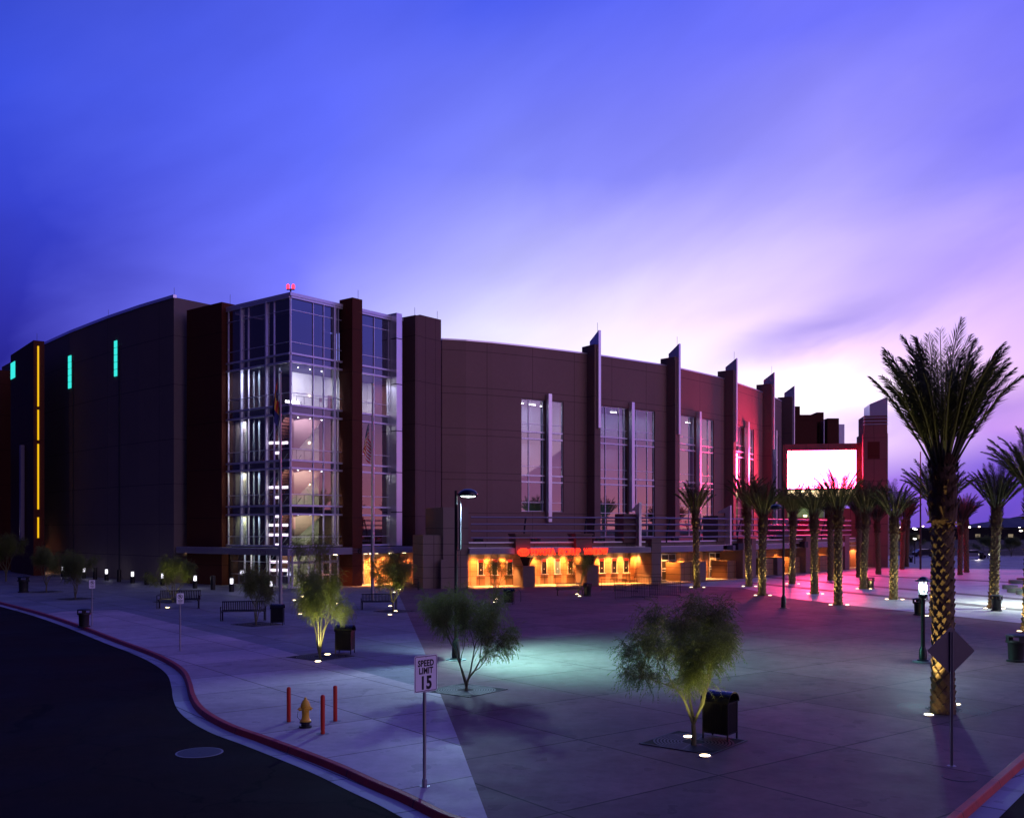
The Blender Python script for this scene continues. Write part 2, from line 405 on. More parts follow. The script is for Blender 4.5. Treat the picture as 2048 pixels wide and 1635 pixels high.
def kerb_mat():
    """red kerb paint worn to concrete at the arris, joints every three metres along UV.x"""
    m, nt, b = newmat('kerb_paint'); uv = nt.nodes.new('ShaderNodeUVMap'); sp = nt.nodes.new('ShaderNodeSeparateXYZ'); nt.links.new(uv.outputs[0], sp.inputs[0])
    fr = nmath(nt, 'FRACT', nmath(nt, 'MULTIPLY', sp.outputs[0], 1 / 3.0)); j = nmath(nt, 'LESS_THAN', fr, .012)
    wear = nmath(nt, 'GREATER_THAN', nmath(nt, 'ADD', noise(nt, 9, 7, rough=.75), nmath(nt, 'MULTIPLY', noise(nt, .8, 3), .35)), .86)
    mx = nt.nodes.new('ShaderNodeMix'); mx.data_type = 'RGBA'; nt.links.new(wear, mx.inputs[0]); mx.inputs[6].default_value = (.42, .028, .012, 1); mx.inputs[7].default_value = (.30, .22, .20, 1)
    f = nmath(nt, 'MULTIPLY', nmath(nt, 'MULTIPLY_ADD', noise(nt, 3, 6), .9, .55), nmath(nt, 'SUBTRACT', 1.0, nmath(nt, 'MULTIPLY', j, .85)))
    nt.links.new(scale_col(nt, mx.outputs[2], f), b.inputs['Base Color']); b.inputs['Roughness'].default_value = .5
    bp = nt.nodes.new('ShaderNodeBump'); bp.inputs['Strength'].default_value = .5; bp.inputs['Distance'].default_value = .01
    nt.links.new(nmath(nt, 'SUBTRACT', noise(nt, 20, 4), nmath(nt, 'MULTIPLY', j, 2.0)), bp.inputs['Height']); nt.links.new(bp.outputs[0], b.inputs['Normal']); MAT['kerb_paint'] = m
kerb_mat()
plain('far_ground', (.018, .016, .02), rough=.95, var=.5, scale=.05)
plain('red_paint', (.60, .045, .02), rough=.5, var=.35, scale=5, bump=.15)
plain('red_bollard', (.62, .035, .015), rough=.32, var=.1)
plain('yellow_paint', (.88, .52, .03), rough=.38, var=.2, scale=12)
plain('black_metal', (.012, .012, .013), rough=.35, var=.2, spec=.5)
plain('bin_plastic', (.011, .010, .011), rough=.5, var=.2)
plain('bin_gloss', (.012, .014, .018), rough=.16, var=.1)
plain('galvanised', (.35, .35, .38), rough=.45, metal=.8, var=.15)
plain('sign_back', (.22, .2, .22), rough=.45, metal=.8, var=.15)
plain('sign_white', (.85, .84, .88), rough=.45, var=.04)
plain('sign_black', (.01, .01, .01), rough=.5, var=.05)
plain('sign_red', (.5, .02, .02), rough=.5, var=.05)
plain('silver_panel', (.92, .88, .96), rough=.34, metal=.85, var=.06, scale=.8)
plain('mullion', (.88, .86, .96), rough=.36, metal=.6, var=.05)
plain('rail_paint', (.26, .22, .32), rough=.45, metal=.1, var=.05)
plain('fascia', (.32, .29, .38), rough=.5, metal=.2, var=.1)
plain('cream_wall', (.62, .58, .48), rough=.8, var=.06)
plain('blue_wall', (.22, .22, .30), rough=.8, var=.1)
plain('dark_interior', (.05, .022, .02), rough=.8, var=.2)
plain('stair_brown', (.14, .04, .03), rough=.6, var=.2)
plain('slab_dark', (.03, .03, .04), rough=.7, var=.1)
plain('steel_rod', (.3, .33, .36), rough=.4, metal=.6, var=.05)
plain('iron_grate', (.035, .034, .036), rough=.55, var=.3, scale=20)
plain('stone_drum', (.25, .26, .24), rough=.8, var=.2, bump=.3)
plain('pedestal', (.20, .14, .12), rough=.75, var=.15, bump=.2)
plain('roof_grey', (.12, .11, .12), rough=.9)
plain('bark_green', (.13, .13, .06), rough=.8, var=.4, scale=9, obj=True)
plain('palm_bark', (.17, .115, .052), rough=.85, var=.45, scale=14, bump=.4, bscale=30, obj=True)
plain('palm_fibre', (.11, .06, .028), rough=.9, var=.5, scale=12, bump=.6, bscale=30, obj=True)
plain('palm_stalk', (.10, .105, .045), rough=.6, var=.25, obj=True)
plain('hill', (.05, .05, .09), rough=1, var=.2, scale=.01)
plain('car_paint_pale', (.45, .45, .5), rough=.25, var=.03)
plain('car_paint_dark', (.03, .03, .04), rough=.2, var=.03)
plain('tyre', (.01, .01, .01), rough=.9)
plain('drape_pale', (.5, .5, .55), rough=.7, var=.05)
emit('screen_white', (1.0, .045, .15), 90.0)
emit('screen_ticker', (1.0, .75, .40), 4.5)
emit('neon_red', (1.0, .02, .004), 5.0)
emit('neon_red_dim', (1.0, .03, .008), 1.3)
emit('yellow_strip', (1.0, .56, .0), 1.0)
emit('cyan_strip', (.04, .86, .78), 1.0)
emit('bulb_white', (1.0, .93, .8), 14)
emit('bulb_warm', (1.0, .72, .4), 14)
emit('bulb_cool', (.75, 1.0, .92), 14)
emit('tube_white', (.95, .97, 1.0), 3.5)
emit('tube_pink', (1.0, .78, .8), 3.5)
emit('bollard_lens', (.92, .88, 1.0), 3.0)
emit('beacon_red', (1.0, .03, .07), 3.2)
emit('far_light', (1.0, .86, .75), 14)
emit('far_light_warm', (1.0, .66, .4), 10)
emit('green_glow', (.25, .9, .4), .8)
glassmat('tower_glass', (.66, .70, .86), refl=.19, grazing=.8)
glassmat('dark_glass', (.35, .38, .5), refl=.18, grazing=.7)
glassmat('facade_glass', (.62, .66, .82), refl=.30, grazing=.7)
ZJ = (23.9, 20.1, 19.4, 15.8, 15.1, 11.2, 10.5, 7.0)
panelled('stucco', (.30, .178, .15), ZJ, 5.6, .12)
panelled('stucco_plain', (.25, .155, .135), (20.1, 15.8, 11.2, 6.6), 0)
panelled('stucco_low', (.28, .21, .18), (.95, 1.9, 3.0, 4.0, 5.4), 2.4, .3)
panelled('stucco_grey', (.20, .158, .15), (24.4, 19.6, 14.2, 9.8, 5.8, 2.6), 11.5, .35)
panelled('pier_brown', (.11, .028, .015), (24.0, 20.0, 15.5, 11, 6.4, 1.9), 0, var=.12)
panelled('tile_orange', (.34, .19, .10), (.7, 1.4, 2.1, 2.8), 1.1, .2, var=.1)
panelled('recess_wall', (.52, .32, .20), (.9, 1.35, 2.0, 2.45), 1.35, .2, var=.05, dark=.6)
panelled('gate_wall', (.26, .12, .11), (3, 6, 9, 12, 15, 18), 3.0, 0)
def foliage(name, c1, c2):
    m, nt, b = newmat(name)
    t = nt.nodes.new('ShaderNodeTexCoord'); f = noise(nt, 2.2, 4, t.outputs['Object'])
    f2 = noise(nt, 30, 2, t.outputs['Object'])
    mx = nt.nodes.new('ShaderNodeMix'); mx.data_type = 'RGBA'
    nt.links.new(nmath(nt, 'MULTIPLY_ADD', nmath(nt, 'ADD', f, f2), 1.4, -.9, clamp=True), mx.inputs[0])
    mx.inputs[6].default_value = (*c1, 1); mx.inputs[7].default_value = (*c2, 1)
    nt.links.new(mx.outputs[2], b.inputs['Base Color']); b.inputs['Roughness'].default_value = .55
    b.inputs['Specular IOR Level'].default_value = .3
    out = [n for n in nt.nodes if n.type == 'OUTPUT_MATERIAL'][0]
    tl = nt.nodes.new('ShaderNodeBsdfTranslucent'); nt.links.new(mx.outputs[2], tl.inputs[0])
    ms = nt.nodes.new('ShaderNodeMixShader'); ms.inputs[0].default_value = .35
    nt.links.new(b.outputs[0], ms.inputs[1]); nt.links.new(tl.outputs[0], ms.inputs[2]); nt.links.new(ms.outputs[0], out.inputs[0])
    MAT[name] = m
foliage('leaf_fine', (.07, .10, .03), (.24, .29, .07))
plain('banner_cloth', (.035, .03, .045), rough=.8)
foliage('leaf_palm', (.03, .04, .02), (.075, .085, .035))
# ================================================================== GROUND
def struct(mb, name, mat, **kw):
    o = mb.build(name, mat, **kw); o['kind'] = 'structure'; return o
def sheet(name, mat, pts, z):
    m = MB(); m.poly([(p[0], p[1], z) for p in pts]); return struct(m, name, mat)
KERB = [G(*p) for p in [(0, 1202), (81, 1223), (156, 1247), (236.5, 1277), (306, 1302), (348, 1322), (373, 1341), (384, 1364), (390, 1386), (403, 1408), (428.5, 1428), (473, 1450), (540, 1473), (667, 1520), (756, 1559), (819, 1586), (895.5, 1623), (936, 1635)]]
def catmull(pts, n=6):
    out = []
    for i in range(len(pts) - 1):
        p0 = pts[max(i - 1, 0)]; p1 = pts[i]; p2 = pts[i + 1]; p3 = pts[min(i + 2, len(pts) - 1)]
        for k in range(n):
            t = k / n
            out.append(.5 * ((2 * p1) + (-p0 + p2) * t + (2 * p0 - 5 * p1 + 4 * p2 - p3) * t * t + (-p0 + 3 * p1 - 3 * p2 + p3) * t ** 3))
    out.append(pts[-1]); return out
kl = [KERB[0] + Vector((-52, 64, 0)), KERB[0] + Vector((-9, 11.3, 0))] + KERB
kl = catmull(kl, 6)
c0 = Vector((3.6, 12.7, 0)); d1 = Vector((.61, -.79, 0)); d2 = Vector((.62, .785, 0))
arc = []
for k in range(1, 13):
    t = k / 12; a = c0 - d1 * 3.5; b = c0 + d2 * 3.5
    arc.append((1 - t) ** 2 * a + 2 * t * (1 - t) * c0 + t * t * b)
right_line = [c0 + d2 * s for s in (5, 8, 12, 16, 22, 30, 45, 70, 110)]
KL = kl + [c0 - d1 * 3.5] + arc + right_line
def offset(line, d):
    out = []
    for i, p in enumerate(line):
        a = line[max(i - 1, 0)]; b = line[min(i + 1, len(line) - 1)]
        t = (b - a).normalized(); out.append(p + Vector((t.y, -t.x, 0)) * d)   # right-hand side
    return out
# which side is the street: camera side
test = offset(KL, 1.0)
SGN = 1 if (test[30] - Vector((-10, 15, 0))).length < (KL[30] - Vector((-10, 15, 0))).length else -1
K1 = offset(KL, SGN * .15); K2 = offset(KL, SGN * .19); K3 = offset(KL, SGN * .68)
mk = MB(); mg = MB(); KS = [0]
for p_, q_ in zip(KL[:-1], KL[1:]): KS.append(KS[-1] + (q_ - p_).length)
prof = [(KL, 0.0), (offset(KL, SGN * .012), .006), (offset(KL, SGN * .135), .004), (K1, -.014), (K2, -.15)]
for (A, za), (B, zb) in zip(prof[:-1], prof[1:]):
    for i in range(len(KL) - 1):
        mk.quad((*A[i][:2], za), (*A[i + 1][:2], za), (*B[i + 1][:2], zb), (*B[i][:2], zb), [(KS[i], 0), (KS[i + 1], 0), (KS[i + 1], 1), (KS[i], 1)])
for i in range(len(KL) - 1):
    mg.quad((*K2[i][:2], -.15), (*K2[i + 1][:2], -.15), (*K3[i + 1][:2], -.125), (*K3[i][:2], -.125))
struct(mk, 'kerb', 'kerb_paint', smooth=True); struct(mg, 'gutter', 'gutter_concrete')
far = [Vector((120, 215, 0)), Vector((-110, 215, 0))]
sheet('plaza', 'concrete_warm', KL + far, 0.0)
KA = [G(*p) for p in [(131, 1222), (234, 1219), (520, 1288), (640, 1320.5), (830, 1370), (879, 1383)]]
KB = [G(814, 1224) + Vector((-.9, 6.2, 0)) * 5, G(814, 1224), G(832, 1265), G(847, 1298), G(880, 1384)]
KB2 = [G(916, 1476), G(975, 1635), G(975, 1635) + Vector((.93, -6.3, 0)) * .42]
iA = min(range(len(KL)), key=lambda i: (KL[i] - G(90, 1226)).length)
iB = min(range(len(KL)), key=lambda i: (KL[i] - KB2[-1]).length)
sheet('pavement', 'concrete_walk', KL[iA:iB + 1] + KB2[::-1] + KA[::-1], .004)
blue = KB[:4] + [G(879, 1383)] + [KA[4], KA[3], KA[2], KA[1], KA[0]] + KL[:iA + 1][::-1] + [Vector((-95, 160, 0)), Vector((-14, 130, 0))]
sheet('grey_paving', 'concrete_grey', blue, .004)
CL = [G(*p) for p in [(1330, 1170), (1480, 1174), (1570, 1195), (1637, 1202), (1700, 1210), (1760, 1216), (2048, 1246)]]
e = CL[-1] + (CL[-1] - CL[-2]) * 2
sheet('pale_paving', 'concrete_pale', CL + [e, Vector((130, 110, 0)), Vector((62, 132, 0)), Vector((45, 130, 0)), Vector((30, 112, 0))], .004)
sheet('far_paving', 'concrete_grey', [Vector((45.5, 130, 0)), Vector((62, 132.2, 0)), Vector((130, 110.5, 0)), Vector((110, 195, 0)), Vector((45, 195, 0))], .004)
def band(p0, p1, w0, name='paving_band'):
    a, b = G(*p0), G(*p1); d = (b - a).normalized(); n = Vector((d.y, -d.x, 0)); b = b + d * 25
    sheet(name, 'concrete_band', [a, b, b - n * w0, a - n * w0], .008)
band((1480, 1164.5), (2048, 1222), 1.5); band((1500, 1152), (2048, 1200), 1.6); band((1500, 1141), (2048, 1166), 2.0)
spill = lambda F, a, b, n0, n1: sheet('light_spill_sheet', 'concrete_pale', [F.P(a, n1, 0), F.P(b, n1, 0), F.P(b, n0, 0), F.P(a, n0, 0)], .0125)  # pale sheets added along the fronts; spilled lamp light is put into their colour
# street and everything beyond, one sheet to the horizon
m = MB(); m.poly([(-9000, -200, -.16), (9000, -200, -.16), (9000, 14000, -.16), (-9000, 14000, -.16)]); struct(m, 'ground', 'far_ground')
m = MB(); st = K3
m.poly([(*p[:2], -.135) for p in st] + [(120, -40, -.135), (-160, -40, -.135), (-160, 170, -.135)]); struct(m, 'street', 'asphalt')
sheet('far_road', 'asphalt', [(20, 196, 0), (400, 196, 0), (400, 240, 0), (20, 240, 0)], .006)
sheet('parking_lot', 'asphalt', [(40, 250, 0), (700, 250, 0), (900, 620, 0), (60, 620, 0)], .003)
# hills on the horizon
m = MB(); ng = 40
for i in range(ng):
    t = i / (ng - 1); x = 2250 + 1500 * t; h = 62 * math.exp(-((t - .40) / .16) ** 2) + 34 * math.exp(-((t - .72) / .2) ** 2) + 8
    m.av((x, 5200, -1)); m.av((x + 40, 5600, h + 4 * math.sin(i * 2.1))); m.av((x, 6100, -1))
for i in range(ng - 1):
    a = i * 3; m.af((a, a + 3, a + 4, a + 1)); m.af((a + 1, a + 4, a + 5, a + 2))
struct(m, 'hills', 'hill', smooth=True, ang=80)

# ================================================================== ARENA BUILDING
arena = thing('arena_building', 'huge brown arena with glass stair tower, curved window front and lit ticket windows', 'arena', (0, 96, 0))
C0 = (-19.8, 88.0)
T = Fr(C0, (.625, .781))               # tower frame: u along right face, n outward, left face is the plane u = 0
TL = Fr(C0, (-.781, .625), (-.625, -.781))   # same corner, u along the left face
GZ = [26.05, 24.94, 22.08, 21.02, 20.29, 17.55, 16.43, 15.67, 12.55, 11.5, 10.8, 8.48, 7.45, 6.67, 4.64, 3.79]
HEAVY = {21.02, 20.29, 16.43, 15.67, 11.5, 10.8, 7.45, 6.67, 3.79, 26.05}
def curtain(F, u0, u1, vlist, zlist, z0, z1, glass, name='window', n0=0.0, heavyv=(), parent=arena, mat='mullion', hw=.16, tw=.055, inset=0):
    fr = MB()
    for z in zlist:
        h = hw if z in HEAVY else tw
        fr.fbox(F, u0, u1, n0 - .06, n0 + (.16 if z in HEAVY else .05), z - h / 2, z + h / 2)
    for v in vlist:
        w = .07 if v in heavyv else .035
        fr.fbox(F, v - w, v + w, n0 - .08, n0 + (.19 if v in heavyv else .07), z0, z1)
    w = fr.build(name, mat, parent)
    g = MB(); g.quad(F.P(u0, n0 - .02, z0), F.P(u1, n0 - .02, z0), F.P(u1, n0 - .02, z1), F.P(u0, n0 - .02, z1)); g.build('pane', glass, w)
    return w
# right face panes
ur = lambda px, n=0: T.at(px, n)
curtain(T, 0, 6.0, [.04, ur(626), ur(647), ur(667), ur(671), ur(676)], GZ, 3.79, 26.15, 'tower_glass', heavyv=(ur(667),))
curtain(T, 8.0, 12.3, [ur(747.6), ur(776.6)], GZ, 3.79, 25.9, 'tower_glass')
lu = lambda px: TL.at(px)
curtain(TL, 0, 9.4, [.02, lu(484), lu(497), lu(534), lu(548.5), lu(457)], GZ, 3.79, 26.1, 'tower_glass', heavyv=(lu(484), lu(534)))
# parapet cap and roof of tower
m = MB(); m.fbox(T, -.15, 14, .2, -10, 26.16, 26.45); m.build('roof', 'mullion', arena)
# piers
def pier(F, u0, u1, n0, n1, z0, z1, mat='pier_brown', name='pier', bevel=0):
    m = MB(); m.fbox(F, u0, u1, n0, n1, z0, z1, U=u0); return m.build(name, mat, arena)
pier(T, 6.02, 7.26, 1.5, -.3, 0, 26.9)
pier(T, -.6, .9, -9.42, -15.2, 0, 26.85)
o = pier(T, 12.26, 13.02, 1.0, -.4, 3.7, 26.6, 'silver_panel', 'metal_fin')
m = MB()
for z in (24.1, 19.6, 15.0, 10.9, 7.0): m.fbox(T, 12.255, 13.03, 1.012, .2, z - .04, z + .04)
m.build_each('joint', 'slab_dark', o)
pier(T, 13.1, 14.0, -.3, -3, 0, 25.6, 'pier_brown')
cb = MB()
cb.fbox(T, 14.14, 15.0, 1.74, -8, 0, 26.6); cb.fbox(T, 15.0, 18.1, 1.55, -8, 0, 26.8); cb.build('corner_block', panelled('stucco_block', (.19, .105, .095), (24.6, 20.1, 15.8, 11.2, 6.6), 1.45, .1), arena)
# grey mass on the left
A = [(-33.3, 97), (-38.4, 101.5), (-43.8, 106.7), (-51.4, 114.6), (-59.2, 123.4), (-72, 139), (-30, 165), (-20.8, 112.6)]
m = MB(); m.prism([A[i] for i in (7, 6, 5, 4, 3, 2, 1, 0)], 0, 28.15); m.build('grey_wall', 'stucco_grey', arena)
m = MB()
for a, b in zip(A[0:4], A[1:5]):
    F = Fr(a, (b[0] - a[0], b[1] - a[1]), (-.7, -.7)); L = (Vector(b) - Vector(a)).length
    m.fbox(F, 0, L, .06, -.3, 28.1, 28.4)
m.build('coping', 'silver_panel', arena)
# vertical downpipes / reveals on the grey wall
m = MB()
for px in (147, 239):
    for a, b in zip(A[0:4], A[1:5]):
        F = Fr(a, (b[0] - a[0], b[1] - a[1])); F.n = Vector((-abs(F.u.y), -abs(F.u.x), 0)).normalized()
        L = (Vector(b) - Vector(a)).length; u = F.at(px)
        if 0 <= u <= L: m.fbox(F, u - .11, u + .11, .05, -.1, 0, F.z(px, 690 if px > 200 else 720))
m.build_each('reveal', 'slab_dark', arena)
for px, y0, y1 in ((140, 711, 777), (232, 681, 753)):
    for a, b in zip(A[0:4], A[1:5]):
        F = Fr(a, (b[0] - a[0], b[1] - a[1])); F.n = Vector((-abs(F.u.y), -abs(F.u.x), 0)).normalized()
        L = (Vector(b) - Vector(a)).length; u = F.at(px)
        if 0 <= u <= L:
            za, zb = F.z(px, y1), F.z(px, y0); m = MB(); k = 5
            w = abs(F.at(px + 2.6) - F.at(px - 2.6)) / 2
            for i in range(k):
                h = (zb - za) / k; m.fbox(F, u - w, u + w, .08, -.05, za + i * h + .05, za + (i + 1) * h - .02)
            m.build_each('light_strip', 'cyan_strip', arena)
# far left brown block, light strips, awning
B = Fr((-54.6, 112.4), (-7.6, 9.8)); B.n = Vector((-.79, -.61, 0))
m = MB(); m.fbox(B, 0, 12.4, 0, -1.15, 0, 26.85); m.build('end_block', 'pier_brown', arena)
BR = Fr((-54.6, 112.4), (.79, .61), (.61, -.79))
for y0, y1 in ((693, 813), (820, 880), (888, 1018), (1034, 1075)):
    m = MB(); m.fbox(BR, .40, .56, .1, -.02, ZY(y1, 113), ZY(y0, 113)); m.build_each('light_strip', 'yellow_strip', arena)
m = MB()
ub0, ub1 = B.at(30.5), B.at(22.5)
for i in range(4):
    za = 5.4 + (1056 - 757) / FPX * 121; h = 2.0 / 4
    m.fbox(B, min(ub0, ub1), max(ub0, ub1), .08, -.02, za + i * h + .04, za + (i + 1) * h)
m.build_each('light_strip', 'cyan_strip', arena)
m = MB(); m.fbox(B, B.at(49), B.at(46), .4, -.02, 4, 15.2); m.build_each('metal_fin', 'fascia', arena)
light('fin_light', 'SPOT', B.P(B.at(46), .9, 3.6), 60, (1, .85, .7), arena, target=B.P(B.at(46), .3, 9), spot=40)
m = MB(); m.prism([(-66, 127), (-110, 175), (-60, 185), (-50, 140)][::-1], 0, 25.8); m.build('rear_wall', 'pier_brown', arena)
m = MB(); m.prism([(-66.5, 126), (-80, 142), (-84, 138), (-70, 122)][::-1], ZY(912, 128), ZY(886, 128)); m.build('awning', 'fascia', arena)

# ---- tower interior
m = MB()
for z0, z1 in ((20.3, 21.0), (15.7, 16.4), (10.83, 11.47), (6.7, 7.42), (3.2, 3.75)):
    m.fbox(T, .25, 13.9, -.25, -10, z0, z1)
m.build_each('floor_slab', 'slab_dark', arena)
m = MB()
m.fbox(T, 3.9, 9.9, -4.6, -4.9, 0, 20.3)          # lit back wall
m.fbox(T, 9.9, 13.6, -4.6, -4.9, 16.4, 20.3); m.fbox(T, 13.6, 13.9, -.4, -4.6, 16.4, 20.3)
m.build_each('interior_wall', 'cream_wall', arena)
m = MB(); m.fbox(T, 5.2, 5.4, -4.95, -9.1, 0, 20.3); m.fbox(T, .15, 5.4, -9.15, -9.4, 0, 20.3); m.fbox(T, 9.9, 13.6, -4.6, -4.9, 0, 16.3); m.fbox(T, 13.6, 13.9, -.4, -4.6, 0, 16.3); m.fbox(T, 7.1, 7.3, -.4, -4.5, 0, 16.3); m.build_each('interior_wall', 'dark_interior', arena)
m = MB(); m.fbox(T, .3, 13.8, -9.7, -9.9, 21, 26); m.fbox(T, 4.2, 4.5, -1, -9.6, 21, 26); m.build_each('interior_partition', 'dark_interior', arena)
m = MB()   # doors, notice boards and hose reels on the lit wall
for zf in (3.75, 7.42, 11.47, 16.4):
    m.fbox(T, 8.3, 9.2, -4.5, -4.6, zf, zf + 2.1); m.fbox(T, 7.2, 7.5, -4.52, -4.6, zf + 1.4, zf + 1.75); m.fbox(T, 11.2, 12.3, -4.5, -4.6, 17.5, 18.8) if zf > 16 else None
m.build_each('interior_door', 'stair_brown', arena)
m = MB()   # tiled panel screen seen through the left face
for z0, z1 in ((3.8, 6.6), (7.5, 10.75), (11.5, 15.6)): m.fbox(TL, lu(478), lu(453), -.75, -.9, z0 + .1, z1)
m.build_each('interior_panel', 'cream_wall', arena)
# columns
m = MB()
for n in (7.3, 6.5, 5.3, 3.5):
    for z0, z1 in ((0, 3.2), (3.75, 6.7), (7.42, 10.83), (11.47, 15.7), (16.4, 20.3)):
        p = TL.P(n, -1.5, 0); m.tube([(p.x, p.y, z0), (p.x, p.y, z1)], .09, 10)
m.build_each('column', 'drape_pale', arena)
# stair flights, each a sloping run of treads between two floors
for z0, z1 in ((0.1, 3.7), (3.75, 7.4), (7.42, 11.4), (11.47, 16.4)):
    m = MB(); k = 18
    for i in range(k):
        t = i / k; n = 6.9 - 4.0 * t; z = z0 + (z1 - z0) * t
        m.fbox(TL, n - .24, n, -2.0, -3.6, z, z + (z1 - z0) / k - .04)
    sw = m.build('staircase', 'stair_brown', arena)
    m = MB()
    for off in (-1.98, -3.6):
        for dz in (.25, .9): m.tube([TL.P(6.9, off, z0 + dz), TL.P(2.9, off, z1 + dz)], .03, 6)
    m.build_each('handrail', 'steel_rod', sw)
# guard rails behind right face
for zf in (3.75, 7.42, 11.47, 16.4):
    m = MB(); n = -.9
    for dz in (1.05, .12): m.tube([T.P(1.4, n, zf + dz), T.P(6, n, zf + dz)], .025, 6)
    for i in range(6): m.tube([T.P(1.4 + i * .9, n, zf), T.P(1.4 + i * .9, n, zf + 1.05)], .02, 6)
    m.build('guard_rail', 'black_metal', arena)
# sloping stair soffit that cuts the lit wall diagonally
for z0, z1 in ((3.75, 6.7), (7.42, 10.83), (11.47, 15.7)):
    m = MB(); h = z1 - z0
    for a, b, c, d in (((2.5, z1), (5.9, z1), (3.1, z0 + .33 * h), (2.5, z0 + .33 * h)),):
        q = [T.P(p[0], -2.6, p[1]) for p in (a, b, c, d)]; q2 = [T.P(p[0], -2.9, p[1]) for p in (a, b, c, d)]
        m.poly(q); m.poly(q2[::-1])
        for i in range(4): m.poly([q[i], q[(i + 1) % 4], q2[(i + 1) % 4], q2[i]])
    m.build('stair_soffit', 'dark_interior', arena)
# fittings: ceiling lights of each floor (bars) and the lamps they are
ml = MB(); mb2 = MB(); mt = MB()
FL = [(3.2, (1, .95, .62), 240), (6.68, (.95, 1, .55), 480), (10.8, (1, .92, .60), 560), (15.65, (1, .86, .90), 600), (20.25, (.85, .82, 1.0), 520)]
for z, c, e in FL:
    for u in (2.2, 3.6, 5.0): mb2.fbox(T, u - .05, u + .05, -1.6, -1.7, z - .07, z - .03)
    mb2.fbox(T, 9.8, 10.5, -2.4, -2.7, z - .09, z - .03)
    light('ceiling_light', 'AREA', T.P(3.6, -2.3, z - .25), e, c, arena, size=3.5, sy=2.2, target=T.P(4.2, -4.6, z - 3.0))
    light('ceiling_light', 'AREA', T.P(10.6, -2.4, z - .25), e * (.03 if z < 16 else .6), c, arena, size=2.6, sy=2, target=T.P(10.6, -2.9, z - 3))
    light('ceiling_light', 'AREA', TL.P(7.6, -.45, z - .2), e * .10, c, arena, size=1.0, sy=.4, target=TL.P(7.6, -.9, z - 4))
    light('ceiling_light', 'AREA', TL.P(5.9, -1.2, z - .2), e * .09, (.75, .95, 1.0), arena, size=1.6, sy=.6, target=TL.P(6.2, -1.6, z - 4))
# fluorescent runs seen in the corner bays, stacked up the stair
for zy in (885, 905, 974, 994, 1032, 1049.5, 1069, 1089, 1123, 1139.5):
    bars = (543, 554.5, 568) if zy in (885, 974, 1049.5, 1069, 1123, 1139.5) else (555,)
    for px in bars:
        u = TL.at(px, -1.0); z = TL.z(px, zy, -1.0); mt.fbox(TL, u - .40, u + .40, -1.0, -1.16, z - .12, z + .12)
mb2.build_each('ceiling_fitting', 'bulb_white', arena); mt.build_each('fluorescent_lamp', 'tube_pink', arena)
m = MB()   # wall sconce glow fitting
for z in (5.8, 9.6, 13.6, 18.2): m.fbox(T, 5.9, 6.0, -4.5, -4.6, z, z + .16)
m.build_each('sconce', 'bulb_warm', arena)
m = MB(); m.fbox(T, 3, 4.6, -4.4, -4.5, 17.3, 17.5); m.build_each('sconce', 'bulb_white', arena)

# ---- ground floor of tower
m = MB(); m.fbox(T, 9.25, 14.1, -.5, -.9, 0, 3.0); m.build('lobby_wall', 'recess_wall', arena)
vl = [.1, 1.2, 2.4, 3.1, 4.0, 4.95, 5.9]
fr = MB()
for v in vl: fr.fbox(T, v - .07, v + .07, -.42, -.3, 0, 3.2)
for z in (.08, 1.1, 2.25, 2.35, 3.12): fr.fbox(T, .1, 5.9, -.42, -.31, z - .06, z + .06)
d = fr.build('entrance_door', 'mullion', arena)
g = MB(); g.quad(T.P(0, -.37, 0), T.P(5.9, -.37, 0), T.P(5.9, -.37, 3.2), T.P(0, -.37, 3.2)); g.build('pane', 'tower_glass', d)
m = MB(); m.fbox(T, 4.25, 4.55, -.46, -.44, 1.5, 2.1); m.build('poster', 'sign_black', d)
curtain(TL, 0, 9.4, [.1, lu(484), lu(497), lu(534), lu(548.5), 9.3], [.1, 1.1, 2.3, 3.1], 0, 3.2, 'tower_glass', n0=-.3)
curtain(T, 7.6, 9.2, [7.7, 8.5, 9.1], [.1, 1.1, 2.3, 3.1], 0, 3.2, 'tower_glass', n0=-.3)
# canopy round the tower
cn = MB(); cn.fbox(T, -1.5, 18.6, 1.5, .0, 3.0, 3.62); cn.fbox(TL, 0, 15.6, 1.5, 0.3, 3.003, 3.617)
for z in (3.2, 3.42): cn.fbox(T, -1.54, 18.6, 1.54, 1.45, z - .015, z + .015); cn.fbox(TL, 0, 15.6, 1.54, 1.45, z - .015, z + .015)
canopy = cn.build('canopy', 'fascia', arena)
m = MB(); mx = Matrix.Translation(T.P(T.at(712, 1.5) + .4, 1.56, 3.08)) @ Matrix(((T.u.x, 0, T.n.x, 0), (T.u.y, 0, T.n.y, 0), (0, 1, 0, 0), (0, 0, 0, 1)))
text_mesh(m, 'G', .62, mx, .03, .01); m.build('lettering', 'sign_black', canopy)
TLr = Matrix(((-TL.u.x, 0, TL.n.x, 0), (-TL.u.y, 0, TL.n.y, 0), (0, 1, 0, 0), (0, 0, 0, 1)))
m = MB(); text_mesh(m, 'TICKETS', .58, Matrix.Translation(TL.P(TL.at(520, 1.5), 1.56, 3.1)) @ TLr, .03, .008); m.build('lettering', 'rail_paint', canopy)
